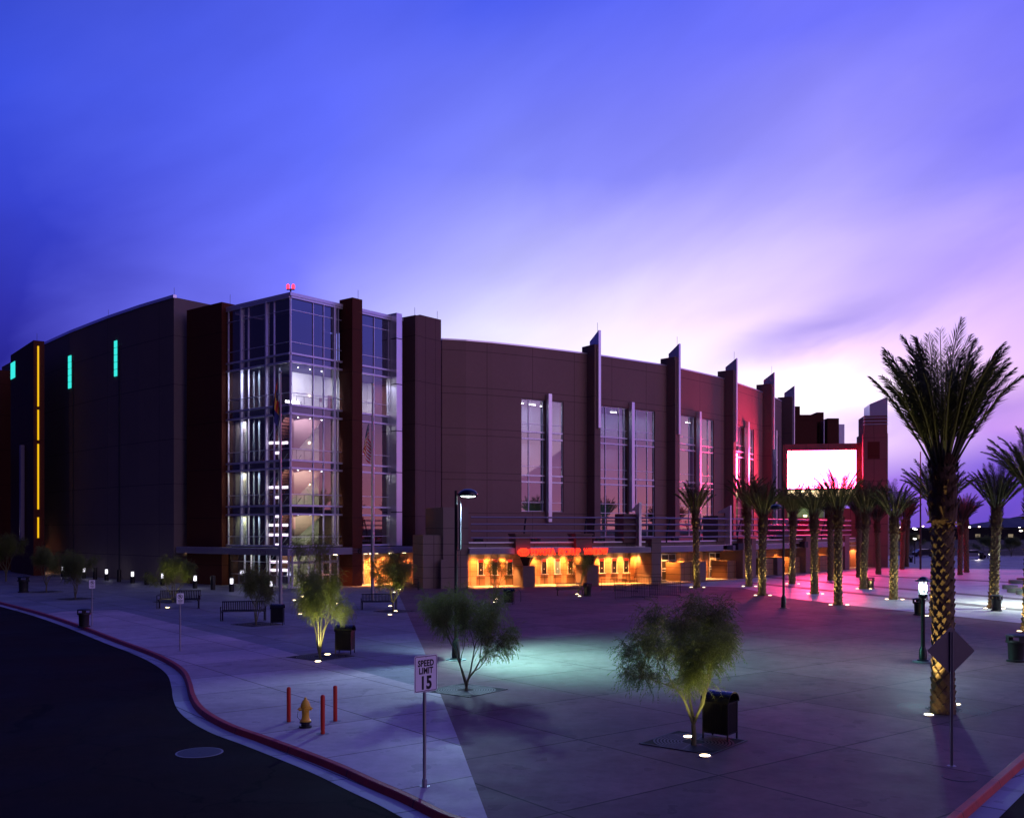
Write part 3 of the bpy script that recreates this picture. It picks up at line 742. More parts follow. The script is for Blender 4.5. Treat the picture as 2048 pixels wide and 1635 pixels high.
# warm downlights under the canopy
mf = MB()
for u, n, e in ((8.6, .2, 900), (10.2, .0, 1500), (12.0, .0, 1500), (11.0, 1.2, 900), (8.4, 1.2, 700), (13.4, .6, 700), (16.4, 1.75, 260), (4.2, .9, 200)):
    light('downlight', 'SPOT', T.P(u, n + .3, 2.92), e, (1, .34, .07), arena, size=.06, target=T.P(u, n - .1, 0), spot=125, blend=.8)
    mf.fbox(T, u - .12, u + .12, n + .42, n + .18, 2.95, 2.99)
for F, u, n, e in ((TL, 16.2, -.4, 500),):
    light('downlight', 'SPOT', F.P(u, n + .4, 3.0), e, (1, .38, .12), arena, size=.06, target=F.P(u, n, 0), spot=110, blend=.8); mf.fbox(F, u - .1, u + .1, n + .5, n + .3, 3.0, 3.1)
mf.build_each('downlight_fitting', 'bulb_warm', arena)
# beacon and lightning rods on the roof
m = MB(); p = T.P(.15, -.15, 0); m.tube([(p.x, p.y, 26.4), (p.x, p.y, 26.75)], .07, 8); m.box(p.x - .35, p.x + .35, p.y - .06, p.y + .06, 26.72, 26.82); bc = m.build('beacon', 'black_metal', arena)
m = MB()
for dx in (-.24, .24): m.lathe([(.02, 26.8), (.14, 26.84), (.15, 27.1), (.1, 27.22), (.01, 27.26)], 10, (p.x + dx, p.y))
m.build_each('lamp', 'beacon_red', bc, smooth=True); light('glow', 'POINT', (p.x, p.y - .3, 27.3), 25, (1, .05, .08), bc, size=.15)
rods = MB()
for q in (T.P(.4, -9.5, 26.85), T.P(7.0, 1.2, 26.9), T.P(14.6, 1.2, 26.6), T.P(17.9, 1.2, 26.8), Vector((-33.3, 97.1, 28.2)), Vector((-43.8, 106.9, 28.2)), Vector((-54.4, 112.8, 26.8))):
    rods.tube([q, q + Vector((0, 0, .9))], .02, 5)

# ---- curved facade
HRF = 19.5
_px = np.array([885, 1045, 1165, 1323, 1345, 1400, 1436, 1456.6, 1510, 1531, 1559.]); _h = np.array([377, 363, 350, 325, 321, 310, 302, 295, 276, 269, 255.])
_co = np.polyfit((_px - 1200) / 300, _h, 4)
def fpt(px):
    h = float(np.polyval(_co, (px - 1200) / 300)); Y = HRF * FPX / h; return Vector(((px - 1024) / FPX * Y, Y, 0))
def ffr(pa, pb):
    a, b = fpt(pa), fpt(pb); return Fr(a, b - a), (b - a).length
WINS = [(1043, 1127, 7.2, 19.3, 1095), (1197, 1310, 4.4, 19.3, 1260), (1345, 1428, 4.4, 19.3, 1394), (1456.5, 1508, 4.4, 19.3, 1490.5), (1532, 1557, 4.4, 19.3, 1546.5)]
cuts = sorted(set([884, 932, 985, 1150, 1175, 1330, 1440, 1448, 1520, 1563] + [w[0] for w in WINS] + [w[1] for w in WINS]))
wall = MB(); cop = MB(); U = 0
for a, b in zip(cuts[:-1], cuts[1:]):
    F, L = ffr(a, b); zz = [(0, 24.9)]
    for w in WINS:
        if a >= w[0] - .1 and b <= w[1] + .1: zz = [(0, w[2]), (w[3], 24.9)]
    for z0, z1 in zz: wall.fbox(F, 0, L, 0, -.75, z0, z1, U=U)
    cop.fbox(F, -.02, L + .02, .07, -.8, 24.9, 25.05)
    U += L
wall.build('curved_wall', 'stucco', arena); cop.build('coping', 'silver_panel', arena)
for k, (a, b, z0, z1, ps) in enumerate(WINS):
    F, L = ffr(a, b); n0 = -.22
    zl = [z for z in (18.95, 16.67, 15.8, 15.06, 12.1, 11.1, 10.4, 8.2, 7.15, 5.9) if z > z0 + .1] + [z0 + .06, z1 - .06]
    HEAVY.update({15.8, 15.06, 11.1, 10.4})
    fs = {0: (.0, .18, .52, .66, 1.0), 1: (.0, .13, .37, .46, .68, .88, 1.0), 2: (.0, .17, .42, .52, .70, .88, 1), 3: (0, .2, .45, .62, .8, 1), 4: (0, .3, .6, 1)}[k]
    w = curtain(F, 0.04, L - .04, [.06 + f * (L - .12) for f in fs], [zl_ for zl_ in zl if zl_ != 18.95], z0, z1, 'facade_glass', n0=n0, hw=.15)
    # central pier strip
    c = F.at(ps); m = MB(); m.fbox(F, c - .34, c - .1, -.05, -.5, z0, z1); m.build('window_pier', 'stucco_plain', w)
    wd = .22
    m = MB(); m.fbox(F, c - wd, c + wd, .55, .02, 6.1 if k < 1 else (7.3 if k < 3 else 4.4), 20.0); m.build('metal_strip', 'silver_panel', w)
    # interior behind
    it = MB(); D = -5.5
    it.fbox(F, -2, L + 2, D, D - .2, 0, 19.4); it.fbox(F, -2.2, -2, -.8, D, 0, 19.4); it.fbox(F, L + 2, L + 2.2, -.8, D, 0, 19.4)
    it.build_each('interior_wall', 'blue_wall', w)
    sl = MB()
    for za, zb in ((15.06, 15.8), (10.4, 11.1), (4.0, 4.3), (19.3, 19.5)): sl.fbox(F, -2, L + 2, -.85, D, za, zb)
    sl.build_each('floor_slab', 'slab_dark', w)
    cl = MB()
    for i in range(3):
        u = L * (.15 + .35 * i); cl.fbox(F, u, u + .9, -2.2 - .5 * i, -2.35 - .5 * i, 19.1, 19.18)
    cl.fbox(F, L * .22, L * .3, -5.3, -5.45, 11.6, 11.8)
    if k >= 1: cl.fbox(F, L * .5, L * .52, -5.3, -5.4, 8.4, 8.5)
    cl.build_each('ceiling_fitting', 'bulb_white', w)
    light('ceiling_light', 'AREA', F.P(L / 2, -3, 19.0), 260, (.8, .85, 1), w, size=L, sy=3, target=F.P(L / 2, -4.5, 12))
    light('ceiling_light', 'AREA', F.P(L / 2, -4.2, 14.9), 80, (.85, .75, .95), w, size=L * .8, sy=2, target=F.P(L / 2, -5.4, 11.5))
    light('ceiling_light', 'AREA', F.P(L / 2, -3, 8.0), 24, (.5, 1, .45), w, size=L, sy=2, target=F.P(L / 2, -5.0, 4))
# fins on piers between the windows
for px, pw, yt, yb, yo in ((1178, 12.5, 660, 855, 692), (1334.5, 11, 687, 868, 716), (1447, 9.5, 716, 883, 741), (1522, 9, 744, 898, 767), (1563.5, 8, 771, 910, 792)):
    F, L = ffr(px - 12, px + 12); uR = F.at(px + pw * .75)
    nb0, nb1 = .0, 1.6; ue = uR + .1 - .55; uw = .17
    zt = F.z(px, yo); pm = MB(); pm.fbox(F, ue - .52, ue + .34, 1.32, -.9, 0, zt, U=px); pr = pm.build('pilaster', 'stucco_plain', arena)
    # blade: a slab standing out from the pilaster, its top raked up towards the plaza
    ztop = ZY(yt, F.P(ue, nb1, 0).y); zlow = ztop - 1.05; zbot = ZY(yb, F.P(ue, nb1, 0).y)
    bl = MB()
    def ring(n, z): return [F.P(ue - uw, n, z), F.P(ue + uw, n, z)]
    zj = zt - .1
    b0, b1 = F.P(ue - uw, .86, zbot), F.P(ue + uw, .86, zbot); f0, f1 = F.P(ue - uw, 1.5, zbot), F.P(ue + uw, 1.5, zbot)
    bl.fbox(F, ue - uw, ue + uw, 1.6, 1.325, zbot, zt)
    bl.hexa([F.P(ue - uw, 1.6, zt), F.P(ue + uw, 1.6, zt), F.P(ue + uw, .05, zt), F.P(ue - uw, .05, zt), F.P(ue - uw, 1.6, ztop), F.P(ue + uw, 1.6, ztop), F.P(ue + uw, .05, zlow), F.P(ue - uw, .05, zlow)])
    bld = bl.build('metal_blade', 'silver_panel', pr)
    rods.tube([F.P(ue, 1.2, ztop - .3), F.P(ue, 1.2, ztop + .9)], .02, 5)
rods.build_each('lightning_rod', 'steel_rod', arena)
# roof deck over the bowl, so no sky falls inside
m = MB(); rp = [fpt(p) for p in (886, 980, 1080, 1200, 1330, 1430, 1500, 1560)]
m.prism([(p.x - p.x * 0 - .3, p.y + .8) for p in rp] + [(44, 160), (30, 172), (-20, 165), (-14, 108)], 24.2, 24.6); m.build('roof', 'roof_grey', arena)
# blocks beyond the gate
m = MB()
for (xa, xb, yt, Y) in ((1571, 1600, 812, 176), (1576, 1634, 829, 170), (1634, 1647.5, 824, 172), (1647, 1656, 843, 174), (1655, 1678, 836, 172)):
    m.box((xa - 1024) / FPX * Y, (xb - 1024) / FPX * Y, Y, Y + 9, 0, ZY(yt, Y))
m.build_each('rear_block', 'pier_brown', arena)
m = MB(); Y = 174; m.box((1678 - 1024) / FPX * Y, (1689 - 1024) / FPX * Y, Y, Y + 5, 0, ZY(848, Y)); m.build('rear_glazing', 'silver_panel', arena)
m = MB(); Y = 169.9; m.box((1572 - 1024) / FPX * Y, (1576 - 1024) / FPX * Y, Y, Y + 2, 0, ZY(830, Y)); m.box((1647.5 - 1024) / FPX * Y, (1649 - 1024) / FPX * Y, Y, Y + 2, 0, ZY(840, Y)); m.build_each('metal_fin', 'silver_panel', arena)

# ---- gate with the big screen
S = Fr((38.7, 140.0), (8.7, -1.6), (-.181, -.983))
su = S.at
def sz(py, px=1640): return S.z(px, py)
m = MB(); u0, u1 = su(1567), su(1724)
m.fbox(S, u0, u1, 0, -1.2, sz(1003), sz(994) - .02); m.fbox(S, u0, u1, 0, -1.2, sz(900) + .02, sz(887))
m.fbox(S, u0, su(1575), 0, -1.2, sz(994) - .02, sz(900) + .02); m.fbox(S, su(1713), u1, 0, -1.2, sz(994) - .02, sz(900) + .02)
m.fbox(S, u0, su(1575), 0, -1.2, 0, sz(1003)); m.fbox(S, su(1656), u1, 0, -1.2, 0, sz(1016)); m.fbox(S, su(1656), su(1688), 0, -1.2, sz(1016), sz(1003)); m.fbox(S, su(1716), u1, 0, -1.2, sz(1016), sz(1003))
m.fbox(S, su(1575), su(1656), -.3, -1.2, 0, sz(1035))
gate = m.build('gate_wall', 'gate_wall', arena)
m = MB(); m.fbox(S, su(1575) + .01, su(1713) - .01, -.27, -.9, sz(993.6), sz(900)); scr = m.build('video_screen', 'slab_dark', arena)
def front(nm, mt, y0, y1):
    q = MB(); q.quad(S.P(su(1575) + .03, -.262, sz(y1)), S.P(su(1713) - .03, -.262, sz(y1)), S.P(su(1713) - .03, -.262, sz(y0)), S.P(su(1575) + .03, -.262, sz(y0))); q.build(nm, mt, scr)
front('display', 'screen_white', 900.5, 976); front('ticker_panel', 'screen_ticker', 980, 993)
# balcony
m = MB(); m.fbox(S, su(1575), su(1656), -4.5, -4.8, sz(1035), sz(1003)); m.fbox(S, su(1575), su(1656), -1.2, -4.6, sz(1003) + .02, sz(1003) + .2); m.build('balcony_wall', 'cream_wall', arena)
light('ceiling_light', 'AREA', S.P(su(1615), -2.6, sz(1004)), 45, (.45, 1, .45), arena, size=4, sy=1.5, target=S.P(su(1615), -4.4, sz(1030)))
m = MB()
for z in (sz(1035) + 1.0, sz(1035) + .08): m.tube([S.P(su(1590), -.35, z), S.P(su(1650), -.35, z)], .03, 6)
for i in range(18):
    u = su(1590) + (su(1650) - su(1590)) * i / 17; m.tube([S.P(u, -.35, sz(1035)), S.P(u, -.35, sz(1035) + 1.0)], .015, 5)
m.build('guard_rail', 'steel_rod', arena)
m = MB(); m.fbox(S, su(1610), su(1616), -1.6, -1.8, sz(1032), sz(1029)); m.build('balcony_lamp', 'bulb_warm', arena)
bn = MB(); bn.fbox(S, su(1595), su(1632), -.12, -.2, sz(1080), sz(1036)); bn = bn.build('banner', plain('banner_red', (.30, .012, .02), .7, var=.15), arena)
SM = Matrix(((S.u.x, 0, S.n.x, 0), (S.u.y, 0, S.n.y, 0), (0, 1, 0, 0), (0, 0, 0, 1)))
m = MB(); text_mesh(m, 'To YOUR N', .42, Matrix.Translation(S.P(su(1612), -.08, sz(1041.5))) @ SM, .01, .004); m.build('lettering', 'sign_white', bn)
m = MB()   # pale emblem of simple triangles
for pts in (((1608, 1064), (1624, 1060), (1617, 1052)), ((1606, 1067), (1632, 1069), (1630, 1066)), ((1614, 1058), (1619, 1050), (1622, 1049), (1618, 1056))):
    m.poly([S.P(su(x), -.09, sz(y)) for x, y in pts])
m.build('emblem', plain('emblem_tan', (.45, .28, .2), .7), bn)
# right gate tower, stepped, with a raked silver crown
G2 = S; a, b = su(1724), su(1773)
m = MB(); m.fbox(G2, a - .02, b + .02, .9, -4.5, 0, sz(868, 1730)); m.fbox(G2, su(1727), b, .7, -4.3, sz(868, 1730) + .004, sz(832, 1730)); gt = m.build('gate_tower', 'gate_wall', arena)
m = MB(); zz = sz(832, 1750); l, r_ = su(1737.5), b
m.hexa([G2.P(l, .75, zz), G2.P(r_, .75, zz), G2.P(r_, -4, zz), G2.P(l, -4, zz), G2.P(l, .75, sz(809, 1750)), G2.P(r_, .75, sz(795, 1750)), G2.P(r_, -4, sz(795, 1750)), G2.P(l, -4, sz(809, 1750))]); m.build('crown', 'silver_panel', gt)
m = MB()
for y in (836, 842.5, 849): m.fbox(G2, su(1727) - .03, b + .03, .8, -.2, sz(y, 1750) - .06, sz(y, 1750) + .06)
m.build_each('band', 'silver_panel', gt)
m = MB(); m.fbox(G2, su(1733), su(1757), .93, .5, sz(918, 1745), sz(884, 1745)); m.build('recessed_panel', 'pier_brown', gt)
m = MB(); m.fbox(G2, su(1775), su(1784), -1.0, -1.3, 1.5, sz(1022, 1780)); m.build('side_window', plain('side_pane', (.4, .4, .45), .2), gt)

# ---- podium with ticket windows
P1 = Fr((-4, 89.4), (17.4, 6.4)); P2 = Fr((13.4, 95.8), (9.6, 9.2)); P3 = Fr((23, 105), (24, 29)); L1, L2, L3 = 18.54, 13.3, 37.6
m = MB(); pu = P1.at
m.fbox(P1, pu(886), 0.02, .05, -6, 0, 7.3); m.build('podium_block', 'stucco_low', arena)
m = MB(); m.fbox(P1, pu(848), pu(886), -.3, -4, 0, 4.8); m.build('podium_block', 'stucco_low', arena)
m = MB(); m.fbox(P1, pu(879), pu(893), .5, .1, 0, 2.6); m.build('buttress', 'stucco_low', arena)
# roof slab of podium
m = MB(); back = [fpt(p) for p in (1560, 1500, 1430, 1330, 1200, 1080, 980, 890)]
m.prism([(-4.3, 89.8), (13.4, 96.2), (23, 105.5), (47, 134.6), (44, 139)] + [(p.x, p.y + .3) for p in back] + [(-8.2, 98)], 3.66, 4.02); m.build('podium_roof', 'roof_grey', arena)
fa = MB()
for F, a, b in ((P1, .02, L1 - .1), (P2, .35, L2 - 1.5), (P3, .4, 16.5), (P3, 19.5, 26.5), (P3, 28, 33)):
    fa.fbox(F, a, b, .45, -.3, 3.05, 3.60)
    for z in (3.2, 3.38): fa.fbox(F, a, b, .49, .4, z - .02, z + .02)
fa.build_each('canopy_fascia', 'fascia', arena)
m = MB()
for F, a, b in ((P1, pu(937), pu(1027)), (P1, pu(1056), pu(1147)), (P1, pu(1179), pu(1290)), (P2, .3, L2), (P3, 0, L3 - 1)):
    m.fbox(F, a, b, .1, -.2, 4.03, 4.16); m.fbox(F, a, b, .02, -.15, 3.6, 3.655)
m.build_each('parapet_cap', 'mullion', arena)
m = MB()
m.fbox(P1, pu(937), L1, -.05, -.4, 3.602, 4.026); m.fbox(P2, 0, L2, -.05, -.4, 3.602, 4.026); m.fbox(P3, 0, L3, -.05, -.4, 3.602, 4.026)
m.build('podium_wall', 'stucco_low', arena)
m = MB(); RW = -2.7
m.fbox(P1, 0, L1 - .05, RW, RW - .3, 0, 3.6); m.build('recess_wall', 'recess_wall', arena)
m = MB(); m.fbox(P1, pu(1279, RW), pu(1290, RW), RW + .5, RW - .05, 0, 3.05); m.build('recess_wall', 'recess_wall', arena)
for i, px in enumerate((961, 989, 1019, 1088, 1114.5, 1140.5, 1203, 1228, 1251.5)):
    u = pu(px, RW); z0, z1 = 1.02, 2.45
    fr = MB()
    for ux in (u - .27, u + .27): fr.fbox(P1, ux - .03, ux + .03, RW + .10, RW + .01, z0, z1)
    fr.fbox(P1, u - .38, u + .38, RW + .28, RW + .01, z0 - .06, z0); fr.fbox(P1, u - .3, u + .3, RW + .10, RW + .01, z1, z1 + .05)
    tw = fr.build('ticket_window', 'sign_white', arena)
    g = MB(); g.fbox(P1, u - .24, u + .24, RW + .06, RW + .02, z0, z1); g.build('pane', 'lit_pane' if i == 4 else 'sign_black', tw) if i != 4 else g.build('pane', emit('lit_pane', (.75, .8, .4), .35), tw)
    s_ = MB(); c = P1.P(u, RW + .09, z1 - .13)
    for k in range(2):
        ring = [c + P1.u * (.25 * math.cos(t * math.pi / 10)) + Vector((0, 0, .12 * math.sin(t * math.pi / 10))) + P1.n * (.04 * k) for t in range(20)]; s_.poly(ring)
        if k: [s_.poly([pr_[t], pr_[(t + 1) % 20], ring[(t + 1) % 20], ring[t]]) for t in range(20)]
        pr_ = ring
    s_.build('window_sign', 'neon_red_dim', tw)
    h = MB(); h.fbox(P1, u - .05, u + .05, RW + .09, RW + .065, z0 + .42, z0 + .52); h.build('speaker_grille', 'sign_white', tw)
    w_ = MB(); w_.fbox(P1, u - .42, u + .42, RW + .06, RW + .01, .02, z0 - .07); w_.build('lower_panel', 'tile_orange', tw)
mf = MB()
for px, e in ((975, 210), (1004, 130), (946, 200), (1066, 140), (1101, 210), (1127, 210), (1157, 200), (1190, 160), (1216, 210), (1240, 210), (1268, 220)):
    u = pu(px, RW); light('downlight', 'SPOT', P1.P(u, RW + .42, 2.98), e * 6.5, (1, .285, .05), arena, size=.05, target=P1.P(u, RW + .30, 0), spot=100, blend=.7)
    mf.fbox(P1, u - .1, u + .1, RW + .5, RW + .3, 3.0, 3.04)
for px in (960, 1010, 1080, 1130, 1215, 1260):
    u = pu(px, -.8); light('downlight', 'SPOT', P1.P(u, -.9, 2.98), 1700, (1, .40, .10), arena, size=.06, target=P1.P(u, -1.0, 0), spot=88, blend=.5)
mf.build_each('downlight_fitting', 'bulb_warm', arena)
m = MB(); m.fbox(P1, -.02, L1, .3, RW, 3.06, 3.12); m.build('soffit', 'cream_wall', arena)
# brown piers over the recess, pedestals below
for pa, pb, da, db in ((1027, 1056, 1046, 1070), (1147, 1179, 1174, 1198)):
    m = MB(); m.fbox(P1, pu(pa), pu(pb), .62, -1.2, 3.05, 4.75); m.fbox(P1, pu(pa) - .08, pu(pb) + .08, .7, -1.3, 4.75, 4.92); m.fbox(P1, pu(da, .9) - .75, pu(da, .9) - .02, .55, RW, 0, 3.05) if False else None
    m.build_each('pier', 'stucco_plain', arena)
    m = MB(); a, b = pu(da, .9), pu(db, .9); m.fbox(P1, a, b, .9, -1.7, 0, 1.85); m.fbox(P1, a - .04, b + .04, .94, -1.74, 1.85, 1.93); pd = m.build('pedestal', 'pedestal', arena)
m = MB(); m.fbox(P1, L1 - .02, L1 + 1.0, .45, -2.9, 0, 4.3); m.fbox(P1, L1 - .06, L1 + 1.04, .5, -2.9, 4.3, 4.38); m.build_each('pier', 'stucco_low', arena)
m = MB(); m.fbox(P1, pu(1291, RW + .9), pu(1299, RW + .9), RW + .95, RW + .9, 1.4, 2.1); pf = m.build('poster_frame', 'sign_white', arena)
spill(P1, 0, L1 + 3, -2.7, .35); spill(P2, .6, L2 + 1, -2.6, .1); spill(P3, .4, L3 - 2, -2.6, .1); spill(T, 6.5, 18, -.4, 2.2)
# sign
sgn = MB(); n = .52
PM = Matrix(((P1.u.x, 0, P1.n.x, 0), (P1.u.y, 0, P1.n.y, 0), (0, 1, 0, 0), (0, 0, 0, 1)))
us, ue = pu(1059, n), pu(1215, n)
uo = pu(1045.5, .55)
ring = lambda rx, rz, d, cx=0, cz=0, k=28: [P1.P(uo + cx + rx * math.cos(t * 2 * math.pi / k), .72 + d, 3.22 + cz + rz * math.sin(t * 2 * math.pi / k)) for t in range(k)]
def annulus(mb, rx, rz, w, d, cx=0, cz=0):
    A_, B_ = ring(rx, rz, d, cx, cz), ring(rx - w, rz - w, d, cx, cz); A2 = ring(rx, rz, d - .06, cx, cz)
    for t in range(28): mb.poly([A_[t], A_[(t + 1) % 28], B_[(t + 1) % 28], B_[t]]); mb.poly([A2[t], A2[(t + 1) % 28], A_[(t + 1) % 28], A_[t]])
annulus(sgn, .56, .37, .09, .06); annulus(sgn, .36, .17, .08, .06, 0, .13); annulus(sgn, .17, .33, .07, .06)
bk = MB(); bk.poly(ring(.56, .37, .0)); 
bb = MB(); bb.fbox(P1, us - .1, ue + .1, n + .02, n - .06, 3.06, 3.14); lt = bb.build('neon_sign', 'slab_dark', arena)
for wd_, xa, xb in (('TOYOTA', 1059, 1110), ('PICKUP', 1117, 1160.5), ('WINDOW', 1166.5, 1215)):
    letters = MB()
    tm = MB(); text_mesh(tm, wd_, .76, Matrix.Identity(4), .03, .026, 1.0, 'LEFT')
    x0 = min(v[0] for v in tm.v); x1 = max(v[0] for v in tm.v); ua, ub = pu(xa, n), pu(xb, n); k = (ub - ua) / (x1 - x0)
    M = Matrix.Translation(P1.P(ua, n + .08, 2.97)) @ PM
    for v in tm.v: letters.av(M @ Vector(((v[0] - x0) * k, v[1], v[2])))
    for f in tm.f: letters.af(f)
    letters.build('lettering', 'neon_red', lt)
sgn.build('logo_ring', 'neon_red', lt); bk.build('logo_disc', 'neon_red_dim', lt)
for px in (1048, 1085, 1137, 1190): light('sign_glow', 'AREA', P1.P(pu(px, .9), .95, 3.3), 7, (1, .04, .02), lt, size=1.8, sy=.4, target=P1.P(pu(px, .9), .4, 3.3))
# rails sweeping over the podium edge
for zr in (6.4, 5.77, 5.15, 4.53):
    m = MB(); pts = [P1.P(.1, .6, zr), P1.P(8, .75, zr), P1.P(16, .6, zr), P2.P(.8, .6, zr), P2.P(6, .8, zr), P2.P(12, .7, zr), P3.P(2, .7, zr), P3.P(12, .8, zr), P3.P(24, .8, zr), P3.P(L3 - 4, .6, zr)]
    m.tube(catmull(pts, 5), .08, 8); m.build('roof_rail', 'rail_paint', arena, smooth=True)
m = MB()
for F, us_ in ((P1, (pu(1047), pu(1168), 12.4)), (P2, (2.5, 8)), (P3, (2, 9, 17, 25, 31))):
    for u in us_:
        pts = [F.P(u, .1, 4.0), F.P(u, .12, 4.7), F.P(u, .3, 5.5), F.P(u, .62, 6.5)]
        m.tube(pts, .09, 6)
m.build_each('rail_bracket', 'slab_dark', arena)
# small silver fins on the podium
for F, px in ((P1, 1283), (P2, 1463), (P3, 1590)):
    m = MB(); u = F.at(px, .9); zt = F.z(px, 1004 if px < 1300 else 1010, .9) if px < 1500 else 6.8
    q0 = u - 1.55
    m.fbox(F, u - 1.6, u - .28, .3, -1.6, 4.03, zt - 1.1); pr = m.build('pilaster', 'stucco_plain', arena)
    m = MB(); m.fbox(F, u - .27, u, .92, .3, 3.7, zt - .8)
    m.hexa([F.P(u - .27, .92, zt - .8), F.P(u, .92, zt - .8), F.P(u, -.6, zt - .8), F.P(u - .27, -.6, zt - .8), F.P(u - .27, .92, zt), F.P(u, .92, zt), F.P(u, -.6, zt - .65), F.P(u - .27, -.6, zt - .65)])
    m.build('metal_blade', 'silver_panel', pr)
# ---- entrances along P2 / P3
m = MB(); m.fbox(P2, .2, L2, -2.6, -2.9, 0, 3.6); m.fbox(P3, -.5, L3, -2.6, -2.9, 0, 3.6); m.build('recess_wall', 'tile_orange', arena)
m = MB(); m.fbox(P2, .2, L2, .1, -2.6, 3.06, 3.12); m.fbox(P3, -.5, L3, .1, -2.6, 3.06, 3.12); m.build('soffit', 'cream_wall', arena)
def door(F, ua, ub, n=-2.5):
    fr = MB()
    for v in (ua, (ua + ub) / 2, ub): fr.fbox(F, v - .05, v + .05, n + .08, n, 0, 2.75)
    for z in (.08, 1.0, 1.25, 2.1, 2.72): fr.fbox(F, ua, ub, n + .07, n + .01, z - .04, z + .04)
    d = fr.build('entrance_door', 'drape_pale', arena)
    g = MB(); g.fbox(F, ua, ub, n + .03, n + .02, 0, 2.7); g.build('pane', 'sign_black', d)
pu2, pu3 = P2.at, P3.at
door(P2, pu2(1322, -2.5), pu2(1350, -2.5)); door(P2, pu2(1418, -2.5), pu2(1441, -2.5)); door(P3, pu3(1508, -2.5), pu3(1514, -2.5))
pm = MB()
for F, xa, xb, n1 in ((P2, 1361, 1400, -.6), (P2, 1455, 1486, -.4), (P3, 1530, 1556, -.3), (P3, 1590, 1617, -.3), (P3, 1640, 1657, -.3)):
    a, b = F.at(xa, n1), F.at(xb, n1); pm.fbox(F, a, b, n1, -2.55, 0, 1.9)
pm.build_each('low_wall', 'tile_orange', arena)
for F, xa, xb in ((P2, 1399.5, 1412), (P3, 1555, 1568)):
    m = MB(); a, b = F.at(xa, .2), F.at(xb, .2); m.fbox(F, a, b, .2, -1, 0, 1.92); m.fbox(F, a - .04, b + .04, .24, -1.04, 1.92, 1.98); m.build('pedestal', 'pedestal', arena)
pm = MB()
for F, xa, xb, zt in ((P2, 1486, 1497, 4.35), (P3, 1504, 1512, 4.3), (P3, 1612, 1622, 4.6), (P3, 1676, 1686, 4.6), (P3, 1690, 1699, 4.5)):
    a, b = F.at(xa, .5), F.at(xb, .5); pm.fbox(F, a, b, .5, -2.55, 0, zt)
pm.build_each('pier', 'stucco_plain', arena)
m = MB()
for F, xa in ((P2, 1475), (P3, 1608), (P3, 1668)):
    a = F.at(xa, .6); m.fbox(F, a, a + 1.0, .7, .0, 3.1, 3.8)
m.build_each('bracket', 'slab_dark', arena)
mf = MB()
for F, px, e in ((P2, 1336, 190), (P2, 1372, 120), (P2, 1408, 110), (P2, 1432, 190), (P2, 1452, 130), (P3, 1512, 160), (P3, 1540, 90), (P3, 1562, 170), (P3, 1596, 150), (P3, 1634, 170), (P3, 1668, 170), (P3, 1706, 160)):
    u = F.at(px, -1.9); light('downlight', 'SPOT', F.P(u, -1.9, 2.98), e * 8, (1, .36, .08), arena, size=.05, target=F.P(u, -1.7, 0), spot=105, blend=.7)
    mf.fbox(F, u - .1, u + .1, -1.8, -2.0, 3.0, 3.04)
mf.build_each('downlight_fitting', 'bulb_warm', arena)
m = MB()   # clusters of small speakers on the podium roof
for F, px in ((P1, 947), (P1, 1062), (P1, 1192), (P2, 1345), (P2, 1392), (P3, 1545), (P3, 1600)):
    u = F.at(px, -.5)
    for k in range(3): m.fbox(F, u + k * .32, u + k * .32 + .26, -.35, -.7, 4.17, 4.45 + .08 * (k % 2))
m.build_each('speaker_box', 'black_metal', arena)
# ================================================================== THINGS ON THE PLAZA
rnd = random.Random(7)
def gp(px, py): 
    p = G(px, py); return (p.x, p.y, 0)
INF = [(.0, 1.0)]
